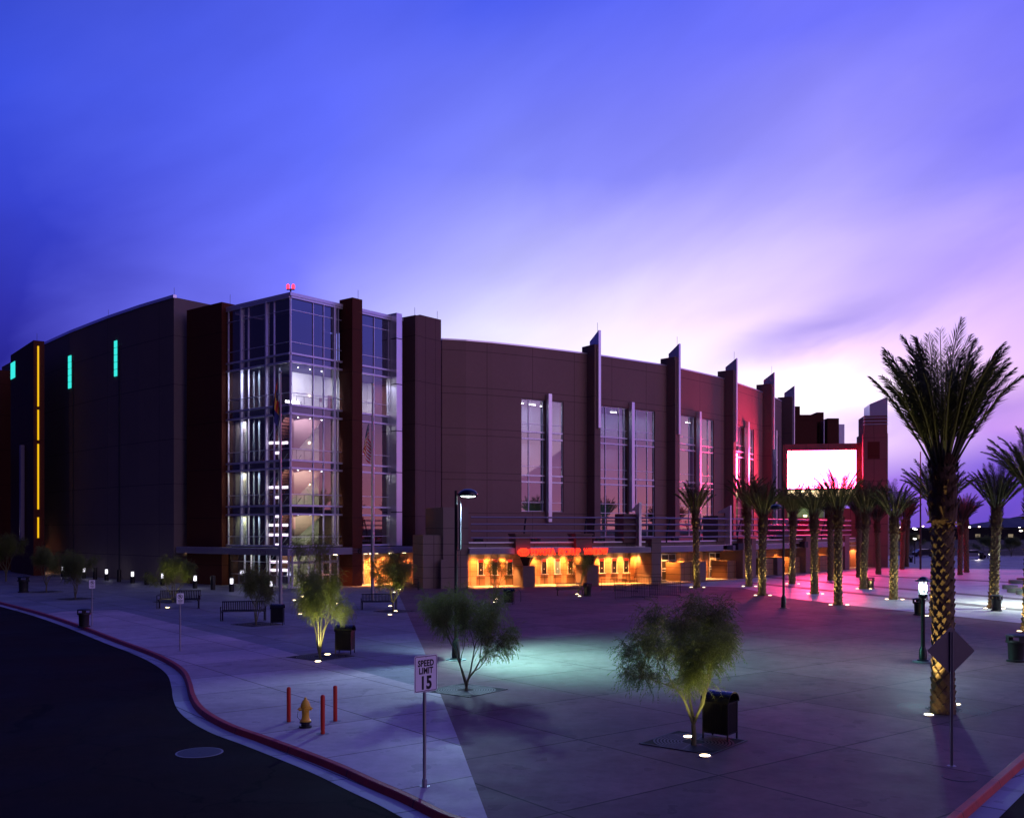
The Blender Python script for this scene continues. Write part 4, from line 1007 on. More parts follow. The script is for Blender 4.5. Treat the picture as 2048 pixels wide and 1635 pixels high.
# ------------------------------------------------------------------ trees (fine-leaved desert trees, multi-stemmed)
def desert_tree(seed, H, W_, stems, fork=.25, density=1.0, leafw=.0055):
    r = random.Random(seed); wood = MB(); leaf = MB()
    tips = []
    def branch(p, d, L, rad, depth):
        n = 5; pts = [p]; rs = [rad]; dd = d.copy()
        for k in range(n):
            dd = (dd + Vector((r.gauss(0, .13), r.gauss(0, .13), r.gauss(.03, .08)))).normalized()
            pts.append(pts[-1] + dd * (L / n)); rs.append(rad * (1 - .5 * (k + 1) / n))
        wood.tube(pts, rs, 7 if depth < 2 else 4, cap=True)
        if depth >= 3:
            tips.append((pts[2], dd)); tips.append((pts[-1], dd)); return
        if depth >= 2: tips.append((pts[3], dd))
        nb = 3 if depth < 2 else 3
        for k in range(nb):
            a = r.uniform(0, 2 * math.pi); sp = r.uniform(.25, .55)
            o = dd.orthogonal().normalized(); o.rotate(Matrix.Rotation(a, 3, dd)); nd = (dd * math.cos(sp) + o * math.sin(sp))
            nd.z = max(nd.z, .1 if depth < 2 else -.1); nd.normalize()
            nd = (nd + Vector((0, 0, .12))).normalized()
            q = pts[-1] if k < 2 else pts[3]
            branch(q, nd, L * r.uniform(.6, .78), rs[-1] * .85, depth + 1)
    base = Vector((0, 0, -.05)); rad0 = .055 * H / 3.4
    fk = Vector((r.uniform(-.04, .04), r.uniform(-.04, .04), fork * H))
    if fork > .02: wood.tube([base, fk * .5 + Vector((.02, 0, 0)), fk], [rad0 * 1.5, rad0 * 1.25, rad0 * 1.15], 8)
    for k, (ang, lean, L) in enumerate(stems):
        d = Vector((math.sin(ang) * math.sin(lean), math.cos(ang) * math.sin(lean), math.cos(lean)))
        branch(fk if fork > .02 else base + Vector((.06 * math.sin(ang), .06 * math.cos(ang), 0)), d, L * H, rad0 * (.8 if fork > .02 else .75), 0)
    # drooping twigs carrying hair-thin leaflets
    zmin = .30 * H
    for p, d in tips:
        for _ in range(int(13 * density)):
            q = p + Vector((r.gauss(0, .08), r.gauss(0, .08), r.gauss(0, .08)))
            dd = (d * .5 + Vector((r.gauss(0, .6), r.gauss(0, .6), r.gauss(.1, .5)))).normalized()
            L = r.uniform(.25, .55) * H / 3.4; n = 9
            for k in range(n):
                t = k / n; dd = (dd + Vector((0, 0, -.16))).normalized(); q2 = q + dd * (L / n)
                if q2.z < zmin: break
                s = dd.cross(Vector((r.gauss(0, 1), r.gauss(0, 1), r.gauss(0, 1)))); s = s.normalized() if s.length > 1e-4 else Vector((1, 0, 0))
                w = leafw * r.uniform(.7, 1.3)
                leaf.af([leaf.av(q - s * w), leaf.av(q + s * w), leaf.av(q2)])
                for _k in range(2):
                    e = (dd + Vector((r.gauss(0, .7), r.gauss(0, .7), r.gauss(-.2, .6)))).normalized() * r.uniform(.05, .11) * H / 3.4
                    s2 = e.cross(Vector((r.gauss(0, 1), r.gauss(0, 1), r.gauss(0, 1)))).normalized() * w
                    leaf.af([leaf.av(q2 - s2), leaf.av(q2 + s2), leaf.av(q2 + e)])
                q = q2
    return wood, leaf
def make_tree(seed, H, W_, stems, label, fork=.25, density=1.0, group='small desert trees in the plaza'):
    w, l = desert_tree(seed, H, W_, stems, fork, density)
    t = thing('desert_tree', label, 'tree', group=group)
    w.build('trunk', 'bark_green', t, smooth=True, world=False); l.build('crown', 'leaf_fine', t, world=False)
    return t
tA = make_tree(11, 3.5, 2.4, [(1.3, .36, .36), (-1.2, .44, .34), (-.2, .28, .36), (2.9, .32, .33)], 'spreading green desert tree beside the arched slatted bin at lower right', fork=.15, density=1.25)
put(tA, gp(1387, 1490), R(10), 1.0); tA.scale = (.9, .9, 1.0)
tB = make_tree(23, 3.3, 2.4, [(-1.4, .34, .40), (1.4, .44, .40), (0.1, .22, .38), (2.6, .3, .36)], 'dark backlit desert tree behind the speed limit sign in front of the lamp post', fork=.03)
put(tB, gp(931, 1381), 0, 1.02); tB.scale = (.84, .84, 1.04)
tC = make_tree(31, 3.5, 2.2, [(-.9, .38, .36), (.9, .36, .36), (2.4, .3, .36), (-2.2, .35, .34)], 'desert tree glowing yellow green over its ground lights left of the arched bin', fork=.03)
put(tC, gp(641, 1317), 0, 1.0); tC.scale = (.80, .80, 1.2)
tD = make_tree(41, 3.5, 2.2, [(-.9, .30, .40), (.9, .28, .40), (2.4, .25, .36)], 'thin desert tree in front of the left three ticket windows', fork=.03, density=.42)
put(tD, gp(992, 1194), .3, .92)
TREES = [(tB, 513, 1250, 2.0, .95, 'bare stemmed dark desert tree between the park bench and the arched bin on the left'),
 (tA, 786, 1224, .9, 1.0, 'desert tree with lit stems beside the flag pole with the striped flag'),
 (tC, 345, 1204, 1.7, 1.02, 'desert tree behind the long bench with an orange lit wall behind it'),
 (tB, 152, 1198, 2.7, 1.05, 'dark desert tree on a square grate to the left of the first no parking sign'),
 (tA, 93, 1184, 3.2, 1.0, 'dark desert tree near the yellow light strip at the far left'),
 (tD, 1157, 1187, 4.1, .98, 'thin desert tree in front of the middle ticket windows beside a round bin'),
 (tD, 612, 1206, 5.0, 1.40, 'taller dark desert tree behind the yellow green one, in front of the tower doors'),
 (tA, 12, 1162, 5.2, 1.25, 'black silhouetted desert tree at the left edge under the awning')]
tree_objs = [(tA, 1387, 1490, 1), (tB, 931, 1381, 0), (tC, 641, 1317, 1)]
for src, px, py, rz, s, lab in TREES:
    c = copy_tree(src); put(c, gp(px, py), rz, s, lab); c.scale = (s * .85, s * .85, s * 1.05); tree_objs.append((c, px, py, 1))
# ------------------------------------------------------------------ tree grates
def grate_mesh(side=2.0):
    m = MB(); h = side / 2; n = 22; hole = .28
    m.box(-h, h, -h, -h + .05, 0, .02); m.box(-h, h, h - .05, h, 0, .02); m.box(-h, -h + .05, -h + .05, h - .05, 0, .02); m.box(h - .05, h, -h + .05, h - .05, 0, .02)
    for k in range(9):
        r0 = hole + k * .085
        if r0 > h * 1.25: break
        prev = None
        for i in range(49):
            a = 2 * math.pi * i / 48; p = [(min(max((r0 + d) * math.cos(a), -h + .05), h - .05), min(max((r0 + d) * math.sin(a), -h + .05), h - .05)) for d in (0, .05)]
            if prev: m.poly([(*prev[0], .018), (*prev[1], .018), (*p[1], .018), (*p[0], .018)])
            prev = p
    for i in range(8):
        a = math.pi * i / 4 + .2; c, s = math.cos(a), math.sin(a)
        m.poly([(c * hole - s * .02, s * hole + c * .02, .019), (c * hole + s * .02, s * hole - c * .02, .019), (c * .95 + s * .02, s * .95 - c * .02, .019), (c * .95 - s * .02, s * .95 + c * .02, .019)])
    return m
plain('pit_dark', (.008, .008, .008), rough=1)
gr = thing('tree_grate', '', 'grate', group='cast iron tree grates')
grate_mesh().build('grille', 'iron_grate', gr, world=False)
m = MB(); m.poly([(-.99, -.99, .011), (.99, -.99, .011), (.99, .99, .011), (-.99, .99, .011)]); m.build('pit', 'pit_dark', gr, world=False)
GL = ['under the tree beside the largest arched bin, lower right', 'under the backlit tree right of the speed limit sign', 'under the yellow green lit tree', 'under the bare stemmed tree left of centre', 'under the tree beside the striped flag pole', 'under the tree behind the long bench', 'under the dark tree left of the first no parking sign', 'under the far left tree near the yellow strip']
for i, (tpx, tpy) in enumerate([(1387, 1484), (931, 1380), (641, 1313), (513, 1248), (790, 1222), (345, 1203), (152, 1197), (93, 1183)]):
    o = gr if i == 0 else copy_tree(gr)
    put(o, gp(tpx, tpy), R(52), 1.0, 'dark square grate ' + GL[i])
    o.location.z = .006
# ------------------------------------------------------------------ in-ground uplights
def uplight(warm=True, e=45, spot=70, tgt=(0, 0, 3)):
    t = thing('ground_light', '', 'uplight', group='round lights set in the paving')
    m = MB(); m.lathe([(.165, .0), (.16, .022), (.125, .024)], 20); m.build('rim', 'steel_rod', t, world=False)
    m = MB(); m.lathe([(.125, .0), (.12, .030), (.001, .034)], 20); m.build('lens', 'bulb_warm' if warm else 'bulb_white', t, world=False)
    return t
up0 = None; UPN = [0]
def add_up(p, target, energy, label, color=(1, .78, .38), spot=60, s=1.0):
    global up0
    if up0 is None: up0 = uplight(); o = up0
    else: o = copy_tree(up0)
    put(o, (p[0], p[1], .006), 0, s, label)
    if energy:
        l = light('ground_lamp', 'SPOT', (0, 0, 0), energy, color, None, size=.05, spot=spot, blend=.6)
        l.parent = o; l.location = (0, 0, .08 / s)
        d = Vector(target) - Vector((p[0], p[1], .08)); l.rotation_euler = d.to_track_quat('-Z', 'Y').to_euler()
# for trees
def tree_up(px, py, tx, ty, e, label, h=2.2, c=(1, .86, .32), spot=75):
    p = gp(px, py); t = gp(tx, ty); add_up(p, (t[0], t[1], h), e, label, c, spot)
tree_up(1377, 1474, 1387, 1490, 260, 'round ground light just behind the lower right tree', h=1.9)
tree_up(1410, 1512, 1387, 1490, 160, 'round ground light at the near corner of the lower right tree grate', h=2.6)
tree_up(636, 1323, 641, 1317, 560, 'round ground light at the near corner under the yellow green tree')
tree_up(655, 1309, 641, 1317, 460, 'round ground light behind the stem of the yellow green tree')
tree_up(335, 1215, 345, 1204, 110, 'round ground light under the left end of the long bench')
tree_up(360, 1204, 345, 1204, 50, 'round ground light seen just below the second no parking sign')
tree_up(780, 1229, 786, 1224, 110, 'round ground light in front of the tree by the striped flag pole')
tree_up(791, 1222, 786, 1224, 35, 'round ground light right of the tree by the striped flag pole')
tree_up(780.5, 1212, 786, 1224, 0, 'small ground light behind the middle park bench')
tree_up(989, 1204, 992, 1194, 80, 'nearer of two ground lights under the tree by the left ticket windows')
tree_up(992, 1198, 992, 1194, 40, 'farther of two ground lights under the tree by the left ticket windows')
tree_up(1159, 1192, 1157, 1187, 45, 'nearer ground light between the round bin and the slatted bench')
tree_up(1154, 1188, 1157, 1187, 35, 'farther ground light behind the slatted bench by the ticket windows')
for px, py, lab in ((600, 1228, 'ground light left of the yellow green crown'), (589, 1200, 'small ground light seen through the left of the yellow green crown'), (605, 1193, 'small farthest ground light seen through the yellow green crown'), (672, 1207, 'ground light right of the yellow green crown'), (789, 1184, 'ground light ahead of the tower side bench'), (799, 1179, 'far small ground light beside the tower side bench')):
    p = gp(px, py); add_up(p, (p[0], p[1], 4), 6, lab)
# flag pole floods reuse those positions
# ------------------------------------------------------------------ date palms
def palm_trunk(H, r, rows_h=.20, seg=48, per=12, ncol=8, amp=.05, seed=0):
    rr = random.Random(seed); m = MB(); nr = int(H / rows_h * per); rings = []
    for i in range(nr + 1):
        z = H * i / nr; v = z / rows_h; ring = []
        for j in range(seg):
            a = 2 * math.pi * j / seg; u = a / (2 * math.pi) * ncol + .12 * math.sin(v * .7)
            best = None
            for off in (0, .5):
                du = (u - off) - round(u - off); dv = (v - off) - round(v - off)
                if abs(du) + abs(dv) <= .5 + 1e-6: best = (du, dv); cid = (round(u - off) % ncol, round(v - off), off)
            if best is None: best = (du, dv)
            du, dv = best
            hv = (math.sin(cid[0] * 12.9 + cid[1] * 78.2 + cid[2] * 37.7) * 43758.5) % 1
            tt = .5 + dv; p = amp * (.12 * tt + .88 * max(0.0, (tt - .42) / .58) ** 1.2) * (.6 + .6 * hv) * (1 - .55 * abs(du))
            base = r * (1.0 + .12 * math.exp(-z / .35)) * (1 - .06 * z / H)
            q = base + p; ring.append(m.av((q * math.cos(a), q * math.sin(a), z - .03)))
        rings.append(ring)
    for A_, B_ in zip(rings[:-1], rings[1:]):
        for j in range(seg): m.af((A_[j], A_[(j + 1) % seg], B_[(j + 1) % seg], B_[j]))
    return m
def palm_boss(H, r, seed=0, Hb=1.7):
    """wide fibrous head of cut frond bases under the crown"""
    rr = random.Random(seed); m = MB()
    m.lathe([(r * .95, H - .1), (r * 1.25, H + .1), (r * 1.35, H + .5), (r * 1.22, H + Hb * .7), (r * .9, H + Hb), (.02, H + Hb + .1)], 20)
    for k in range(150):
        a = rr.uniform(0, 2 * math.pi); z = H + rr.uniform(-.05, Hb); rad = r * (1.32 - .25 * abs((z - H) / Hb - .3)); w = rr.uniform(.05, .1); L = rr.uniform(.12, .3)
        c = Vector((rad * math.cos(a), rad * math.sin(a), z)); o = Vector((math.cos(a), math.sin(a), 0)); t = Vector((-math.sin(a), math.cos(a), 0))
        up = Vector((0, 0, 1)); d = (o * .45 + up * rr.uniform(.5, 1)).normalized() if z > H + .2 else (o * .7 - up * rr.uniform(.0, .6)).normalized()
        m.poly([c - t * w, c + t * w, c + t * w * .5 + d * L, c - t * w * .5 + d * L]); m.poly([c + o * .04 - t * w * .8, c - up * .06, c + d * L])
    return m
def palm_crown(H, seed, nf=44, Lf=3.4, seg=10, pairs=46, spread=1.0, lw=.02):
    rr = random.Random(seed); st = MB(); lf = MB()
    for k in range(nf):
        a = 2.39996 * k + rr.uniform(-.2, .2); t = (k + .5) / nf
        th = R(3 + 42 * t ** .8 * spread + rr.uniform(-4, 4)); L = Lf * rr.uniform(.78, 1.1) * (1 - .06 * t)
        o = Vector((math.cos(a), math.sin(a), 0)); side = Vector((-math.sin(a), math.cos(a), 0))
        p = Vector((0, 0, H + 1.25)) + o * .22 * (0.4 + t); pts = [p]; ang = th; curl = R(rr.uniform(4, 30)) * (.4 + t) * (1 if lw > .025 else .75)
        droop = rr.uniform(.2, 1.5)
        for i in range(seg):
            ang2 = ang + curl * (i / seg) ** 2 + (R(26) * droop * (i / seg) ** 4); d = o * math.sin(ang2) + Vector((0, 0, math.cos(ang2))); p = p + d * (L / seg); pts.append(p)
        st.tube(pts, [.032 * (1 - .85 * i / seg) + .004 for i in range(seg + 1)], 5, cap=False)
        tw = rr.uniform(-.5, .5)
        for i in range(pairs):
            s = .24 + .76 * (i + rr.random() * .6) / pairs; x = s * seg; i0 = min(int(x), seg - 1); f = x - i0
            q = pts[i0].lerp(pts[i0 + 1], f); tg = (pts[i0 + 1] - pts[i0]).normalized(); nn = tg.cross(side).normalized()
            ln = .52 * math.sin(math.pi * min(1, (s - .12) * 1.12)) ** .6 * L / 3.4 + .05
            for sg in (-1, 1):
                up = rr.uniform(-.35, .75)
                dirn = (tg * rr.uniform(.75, 1.15) + side * sg * rr.uniform(.45, .8) - nn * up * .5).normalized()
                w = (nn * .5 + tg.cross(dirn) * .5).normalized() * lw * .5
                e = q + dirn * ln + Vector((0, 0, -.03)); mid = q + dirn * ln * .45
                i1 = lf.av(q); lf.af([i1, lf.av(mid + w), lf.av(e), lf.av(mid - w)])
    return st, lf
def make_palm(seed, H, r, label, Lf=3.2, nf=54, pairs=46, seg=36, per=9, spread=.86, lw=.03, amp=.14, boss=1.5):
    t = thing('date_palm', label, 'palm tree', group='date palms across the plaza')
    palm_trunk(H + .2, r, rows_h=.36 if seg > 50 else .46, ncol=7 if seg > 50 else 6, seg=seg, per=per, amp=amp, seed=seed).build('trunk', 'palm_bark', t, world=False)
    palm_boss(H, r, seed, boss).build('frond_bases', 'palm_fibre', t, world=False)
    st, lf = palm_crown(H + (boss - 1.5), seed, nf, Lf, 10, pairs, spread, lw)
    c = lf.build('crown', 'leaf_palm', t, world=False); st.build('frond_stalks', 'palm_stalk', c, world=False)
    return t
pbig = make_palm(3, 5.55, .30, 'huge near date palm behind the diamond sign, trunk striped by ground lights', Lf=3.95, nf=56, pairs=90, seg=64, per=12, spread=.60, lw=.022, amp=.075, boss=1.9)
put(pbig, gp(1886, 1425), R(20))
pA = make_palm(5, 5.35, .27, 'date palm right of the lantern post, half hidden behind the huge near palm', Lf=3.1)
pB = make_palm(9, 5.3, .27, 'x', Lf=2.8, nf=46, spread=.95)
pC = make_palm(17, 5.5, .25, 'x', Lf=3.0, nf=40, spread=.78)
PALMS = [  # src, px, py, rz, scale, lit, label
 (pA, 1870, 1231, 0, 1.03, 1, 'date palm close behind the trunk of the huge near palm'),
 (pB, 1787, 1198, 1.0, .98, 1, 'lit date palm left of the lantern post with two ground lights'),
 (pA, 1726, 1177, 2.0, 1.0, 1, 'date palm beside the round bin in front of the gate tower'),
 (pC, 1676, 1209, 3.0, .98, 1, 'brightly striped date palm in the middle of the red light pool'),
 (pA, 1524, 1190, 4.0, 1.0, 1, 'brightly striped date palm just left of the tall plaza lamp'),
 (pB, 1629, 1187, 5.0, 1.0, 1, 'date palm between the plaza lamp and the middle of the red pool'),
 (pA, 1584, 1167, .5, 1.02, 1, 'date palm right behind the tall plaza lamp, under the screen corner'),
 (pC, 1498, 1172, 1.5, 1.04, 1, 'date palm with a bin at its foot in front of the podium pier'),
 (pC, 1394, 1174, 2.5, 1.0, 1, 'leftmost date palm, standing before the glazed entrance doors'),
 (pB, 1661, 1160, 3.5, 1.0, 0, 'unlit date palm behind the brightly striped one in the red pool'),
 (pA, 1718, 1154, 4.5, .98, 0, 'unlit date palm left of the gate tower, behind the palm with the bin'),
 (pB, 1757, 1148, 5.5, .98, 0, 'unlit date palm right against the gate tower edge'),
 (pA, 1804, 1138, .8, .97, 0, 'left one of two unlit palms side by side before the dark car park'),
 (pC, 1813, 1133, 1.8, 1.0, 0, 'right one of two unlit palms side by side before the dark car park'),
 (pA, 1920, 1149, 2.8, .9, 0, 'unlit slim palm just right of the huge near palm'),
 (pB, 1933, 1144, 3.8, 1.0, 0, 'unlit palm next to the distant parked car'),
 (pA, 1986, 1216, 4.8, 1.0, 1, 'dark date palm with a round bin against its trunk, far right'),
 (pB, 2058, 1262, 5.8, 1.12, 1, 'date palm cut by the right edge of the picture'),
]
used_c = 0; lean = random.Random(8)
for i, (src, px, py, rz, s, lit, lab) in enumerate(PALMS):
    if i == 0: o = pA
    elif i == 1: o = pB
    elif src is pC and not used_c: o = pC; used_c = 1
    else: o = copy_tree(src)
    put(o, gp(px, py), rz, s, lab); o.rotation_euler = (R(lean.uniform(-2.2, 2.2)), R(lean.uniform(-2.2, 2.2)), rz); o.scale = (s, s, s * lean.uniform(.96, 1.05))
    if lit:
        c = Vector(gp(px, py)); short = lab.split(',')[0].split(' with ')[0]
        for sgn, word in ((-1, 'left'), (1, 'right')):
            p = c + Vector((sgn * .56, -.30 if sgn > 0 else -.12, 0))
            add_up(p, (c.x + sgn * .28, c.y - .1, 4.8), 800 if px not in (1986,) else 30, word + ' ground light of the ' + ' '.join(short.split()[:11]), (1, .74, .28), 34)
c = Vector(gp(1886, 1425))
add_up(G(1858, 1430), (c.x - .18, c.y - .2, 4.8), 1100, 'left of two bright ground lights at the foot of the huge near palm', (1, .74, .30), 34)
add_up(G(1912, 1409), (c.x + .2, c.y - .1, 4.8), 800, 'right of two bright ground lights at the foot of the huge near palm', (1, .74, .30), 34)
# ornamental oval grates of palms: two rosettes either side of a round pit
def oval_grate():
    t = thing('palm_grate', 'round iron rosette grates and open pit around the huge near palm', 'grate')
    m = MB()
    def rings(cx, cy, R0):
        for k in range(4):
            r0 = R0 * (1 - .24 * k)
            for i in range(32):
                a, b = 2 * math.pi * i / 32, 2 * math.pi * (i + 1) / 32
                m.poly([(cx + r0 * math.cos(a), cy + r0 * math.sin(a), .012), (cx + (r0 - .035) * math.cos(a), cy + (r0 - .035) * math.sin(a), .012), (cx + (r0 - .035) * math.cos(b), cy + (r0 - .035) * math.sin(b), .012), (cx + r0 * math.cos(b), cy + r0 * math.sin(b), .012)])
        for i in range(12):
            a = 2 * math.pi * i / 12; c_, s_ = math.cos(a), math.sin(a)
            m.poly([(cx + R0 * .2 * c_ - s_ * .012, cy + R0 * .2 * s_ + c_ * .012, .0125), (cx + R0 * .2 * c_ + s_ * .012, cy + R0 * .2 * s_ - c_ * .012, .0125), (cx + R0 * c_ + s_ * .012, cy + R0 * s_ - c_ * .012, .0125), (cx + R0 * c_ - s_ * .012, cy + R0 * s_ + c_ * .012, .0125)])
    rings(-.85, .12, .42); rings(.85, -.12, .42); rings(0, 0, 1.3)
    m.build('rosette', 'iron_grate', t, world=False)
    m = MB(); m.lathe([(.52, .008), (.001, .009)], 28); m.build('pit', 'pit_dark', t, world=False)
    return t
og = oval_grate(); put(og, gp(1887, 1418), R(-28)); og.location.z = .004

# ------------------------------------------------------------------ street lamps
def dome_lamp(label, banner=True, head_side=1):
    t = thing('street_lamp', label, 'street lamp', group='tall plaza lamps with dome heads')
    m = MB(); m.lathe([(.27, 0), (.27, .05), (.17, .09), (.16, .75), (.11, .82), (.085, .9)], 14); m.build('base', 'black_metal', t, smooth=True, world=False)
    m = MB(); m.lathe([(.42, -.01), (.42, .03), (.001, .032)], 20); m.build('footing', 'concrete_grey', t, world=False)
    m = MB(); m.tube([(0, 0, .85), (0, 0, 6.95)], [.075, .06], 10); m.tube([(0, 0, 6.78), (.30 * head_side, 0, 6.86)], .04, 8); m.build('pole', 'black_metal', t, smooth=True, world=False)
    m = MB(); prof = [(.001, .30), (.14, .285), (.26, .23), (.34, .14), (.37, .03), (.35, .0)]
    c = (.50 * head_side, 0, 6.72); b = len(m.v); m.lathe(prof, 20)
    m.v = [(x * 1.12 + c[0], y * .9 + c[1], z + c[2]) for x, y, z in m.v]; hd = m.build('lamp_head', 'bin_gloss', t, smooth=True, world=False, ang=60)
    m = MB(); m.lathe([(.30, .01), (.22, -.03), (.001, -.05)], 18); m.v = [(x * 1.12 + c[0], y * .9, z + c[2]) for x, y, z in m.v]
    ln = m.build('lens', 'bulb_cool' if banner else 'bin_gloss', hd, smooth=True, world=False)
    if banner:
        m = MB(); m.box(.14, .20, -.28, .28, 4.55, 6.45); m.build('banner', 'banner_cloth', t, world=False)
        m = MB()
        for z in (4.5, 6.5): m.tube([(0, 0, z), (.17, 0, z), (.17, -.32, z)], .015, 6); m.tube([(.17, 0, z), (.17, .32, z)], .015, 6)
        m.build('banner_arm', 'black_metal', t, world=False)
    return t
l1 = dome_lamp('tall lit lamp post with dome head and edge-on pale banner behind the backlit tree'); put(l1, gp(912, 1319))
light('lamp_glow', 'SPOT', (.56, 0, 6.64), 15000, (.26, 1.0, .76), l1, size=.10, target=(5.5, .3, 0), spot=108, blend=.9).location = (.56, 0, 6.64)
light('lamp_glow', 'SPOT', (.56, 0, 6.64), 3000, (.50, .80, 1.0), l1, size=.10, target=(.3, -2, 0), spot=158, blend=.8).location = (.56, 0, 6.64)
l2 = dome_lamp('slim unlit lamp post with dome head standing at the edge of the red light pool', banner=False, head_side=-1); put(l2, gp(1567, 1216))
# lantern post
t = thing('lantern_post', 'short black lantern post with glowing glass tubes left of the huge palm', 'lantern', gp(1846, 1323))
m = MB(); m.lathe([(.40, -.01), (.40, .05), (.001, .052)], 24); m.build('footing', 'concrete_grey', t, world=False)
m = MB(); m.lathe([(.23, .05), (.23, .10), (.16, .13), (.155, .5), (.12, .56), (.1, .62)], 14); m.build('base', 'black_metal', t, world=False, smooth=True)
m = MB(); m.tube([(0, 0, .6), (0, 0, 2.62)], [.085, .075], 12); m.lathe([(.075, 2.55), (.14, 2.62), (.17, 2.68), (.17, 2.74), (.02, 2.75)], 14); m.build('pole', 'black_metal', t, world=False, smooth=True)
m = MB()
for i in range(6):
    a = math.pi / 3 * i + .3; m.tube([(.17 * math.cos(a), .17 * math.sin(a), 2.52), (.17 * math.cos(a), .17 * math.sin(a), 3.30)], .012, 6)
m.lathe([(.19, 2.56), (.19, 2.58), (.16, 2.58)], 20); cg = m.build('cage', 'black_metal', t, world=False)
m = MB()
for i in range(5):
    a = 2 * math.pi / 5 * i; m.tube([(.12 * math.cos(a), .12 * math.sin(a), 2.78), (.12 * math.cos(a), .12 * math.sin(a), 3.24)], .010, 6)
m.lathe([(.07, 2.75), (.06, 2.77), (.001, 2.79)], 12); m.build('lamp_tube', emit('lantern_tube', (.85, 1, .95), 2.4), t, world=False)
m = MB(); m.lathe([(.38, 3.27), (.36, 3.30), (.20, 3.36), (.16, 3.42), (.001, 3.46)], 4, a0=math.pi / 4); m.lathe([(.30, 3.26), (.30, 3.275), (.001, 3.28)], 20); m.build('cap', 'black_metal', t, world=False)
light('lantern_glow', 'POINT', (0, 0, 3.0), 800, (.62, .95, 1.0), t, size=.16).location = (0, 0, 3.0)
lantern = t
# ------------------------------------------------------------------ bins
def round_bin():
    t = thing('round_bin', '', 'litter bin', group='round dark litter bins')
    m = MB(); m.lathe([(.34, 0), (.34, .07), (.27, .09), (.30, .72), (.31, .74)], 22); m.build('body', 'bin_plastic', t, smooth=True, world=False)
    m = MB(); m.lathe([(.37, .72), (.38, .76), (.37, .80), (.28, .81)], 22)
    for i in range(4):
        a = math.pi / 2 * i + .35; F = Fr((0, 0), (-math.sin(a), math.cos(a)), (math.cos(a), math.sin(a))); m.fbox(F, -.09, .09, .36, .30, .79, .965)
    m.lathe([(.37, .955), (.385, .98), (.36, 1.02), (.20, 1.06), (.001, 1.07)], 22); m.build('lid', 'bin_plastic', t, smooth=True, world=False)
    m = MB(); m.lathe([(.25, .75), (.24, .70), (.001, .69)], 18); m.build('opening', 'sign_black', t, world=False)
    return t
rb = round_bin()
RB = [(168, 1253, .95, 'round dark bin at the kerb beside the first no parking sign'), (47, 1184, 1.3, 'large round dark bin by the left edge in front of the far tree'), (1741, 1177, .98, 'round bin beside the palm near the gate tower'),
 (1838, 1229, 1.0, 'round bin just behind the lantern post'), (1993, 1221, 1.0, 'round bin against the palm on the right'), (2032, 1322, 1.06, 'large round bin cut by the right edge below the bins row'),
 (1499, 1170, .9, 'round bin tucked behind the palm before the podium pier'), (1175, 1191, 1.0, 'round bin beside the slatted bench near the ticket windows'), (1062, 1173, .9, 'slim round bin standing against the first stone pedestal'), (1822, 1124, .9, 'tiny far round bin on the road side left of the huge palm'), (1963, 1118, 1.2, 'far round bin next to the parked car')]
for i, (px, py, s, lab) in enumerate(RB):
    o = rb if i == 0 else copy_tree(rb); put(o, gp(px, py), i * .9, s, lab)
def arch_bin():
    t = thing('arched_bin', '', 'litter bin', group='arched slatted litter bins')
    w, d = .34, .27
    b = MB()
    for i in range(15):
        x = -w + .02 + (2 * w - .04) * i / 14
        for y in (-d, d): b.box(x - .014, x + .014, y - .008, y + .008, .17, .98)
    for i in range(11):
        y = -d + .02 + (2 * d - .04) * i / 10
        for x in (-w, w): b.box(x - .008, x + .008, y - .014, y + .014, .17, .98)
    b.box(-w + .02, w - .02, -d + .02, d - .02, .17, .95)
    for z in (.18, .96): b.box(-w - .012, w + .012, -d - .012, d + .012, z - .015, z + .015)
    b.build('body', 'black_metal', t, world=False)
    m = MB(); n = 14
    pr = [((d + .05) * math.cos(math.pi * k / n), .98 + .26 * math.sin(math.pi * k / n)) for k in range(n + 1)]
    pi_ = [((d + .03) * math.cos(math.pi * k / n), .97 + .235 * math.sin(math.pi * k / n)) for k in range(n + 1)]
    for k in range(n):
        for a, b_ in ((pr, 1), (pi_, -1)):
            q = [(-w - .05, a[k][0], a[k][1]), (w + .05, a[k][0], a[k][1]), (w + .05, a[k + 1][0], a[k + 1][1]), (-w - .05, a[k + 1][0], a[k + 1][1])]
            m.poly(q if b_ > 0 else q[::-1])
        for x in (-w - .05, w + .05): m.poly([(x, pr[k][0], pr[k][1]), (x, pr[k + 1][0], pr[k + 1][1]), (x, pi_[k + 1][0], pi_[k + 1][1]), (x, pi_[k][0], pi_[k][1])])
    m.build('hood', 'bin_gloss', t, smooth=True, world=False, ang=40)
    for x in (-w, w):
        for y in (-d, d):
            m = MB(); m.box(x - .018, x + .018, y - .018, y + .018, 0, 1.0); m.build('leg', 'black_metal', t, world=False)
    return t
ab = arch_bin()
for i, (px, py, s, rz, lab) in enumerate([(1440, 1476, 1.0, -38, 'large arched slatted bin beside the spreading tree at lower right'), (690, 1306, 1.0, -8, 'arched slatted bin right of the yellow green tree'), (555, 1249, .95, 4, 'arched slatted bin right of the bare stemmed tree'), (1018, 1208, .92, -12, 'arched slatted bin beside the looped rack by the ticket windows')]):
    o = ab if i == 0 else copy_tree(ab); put(o, gp(px, py), R(rz), s, lab)
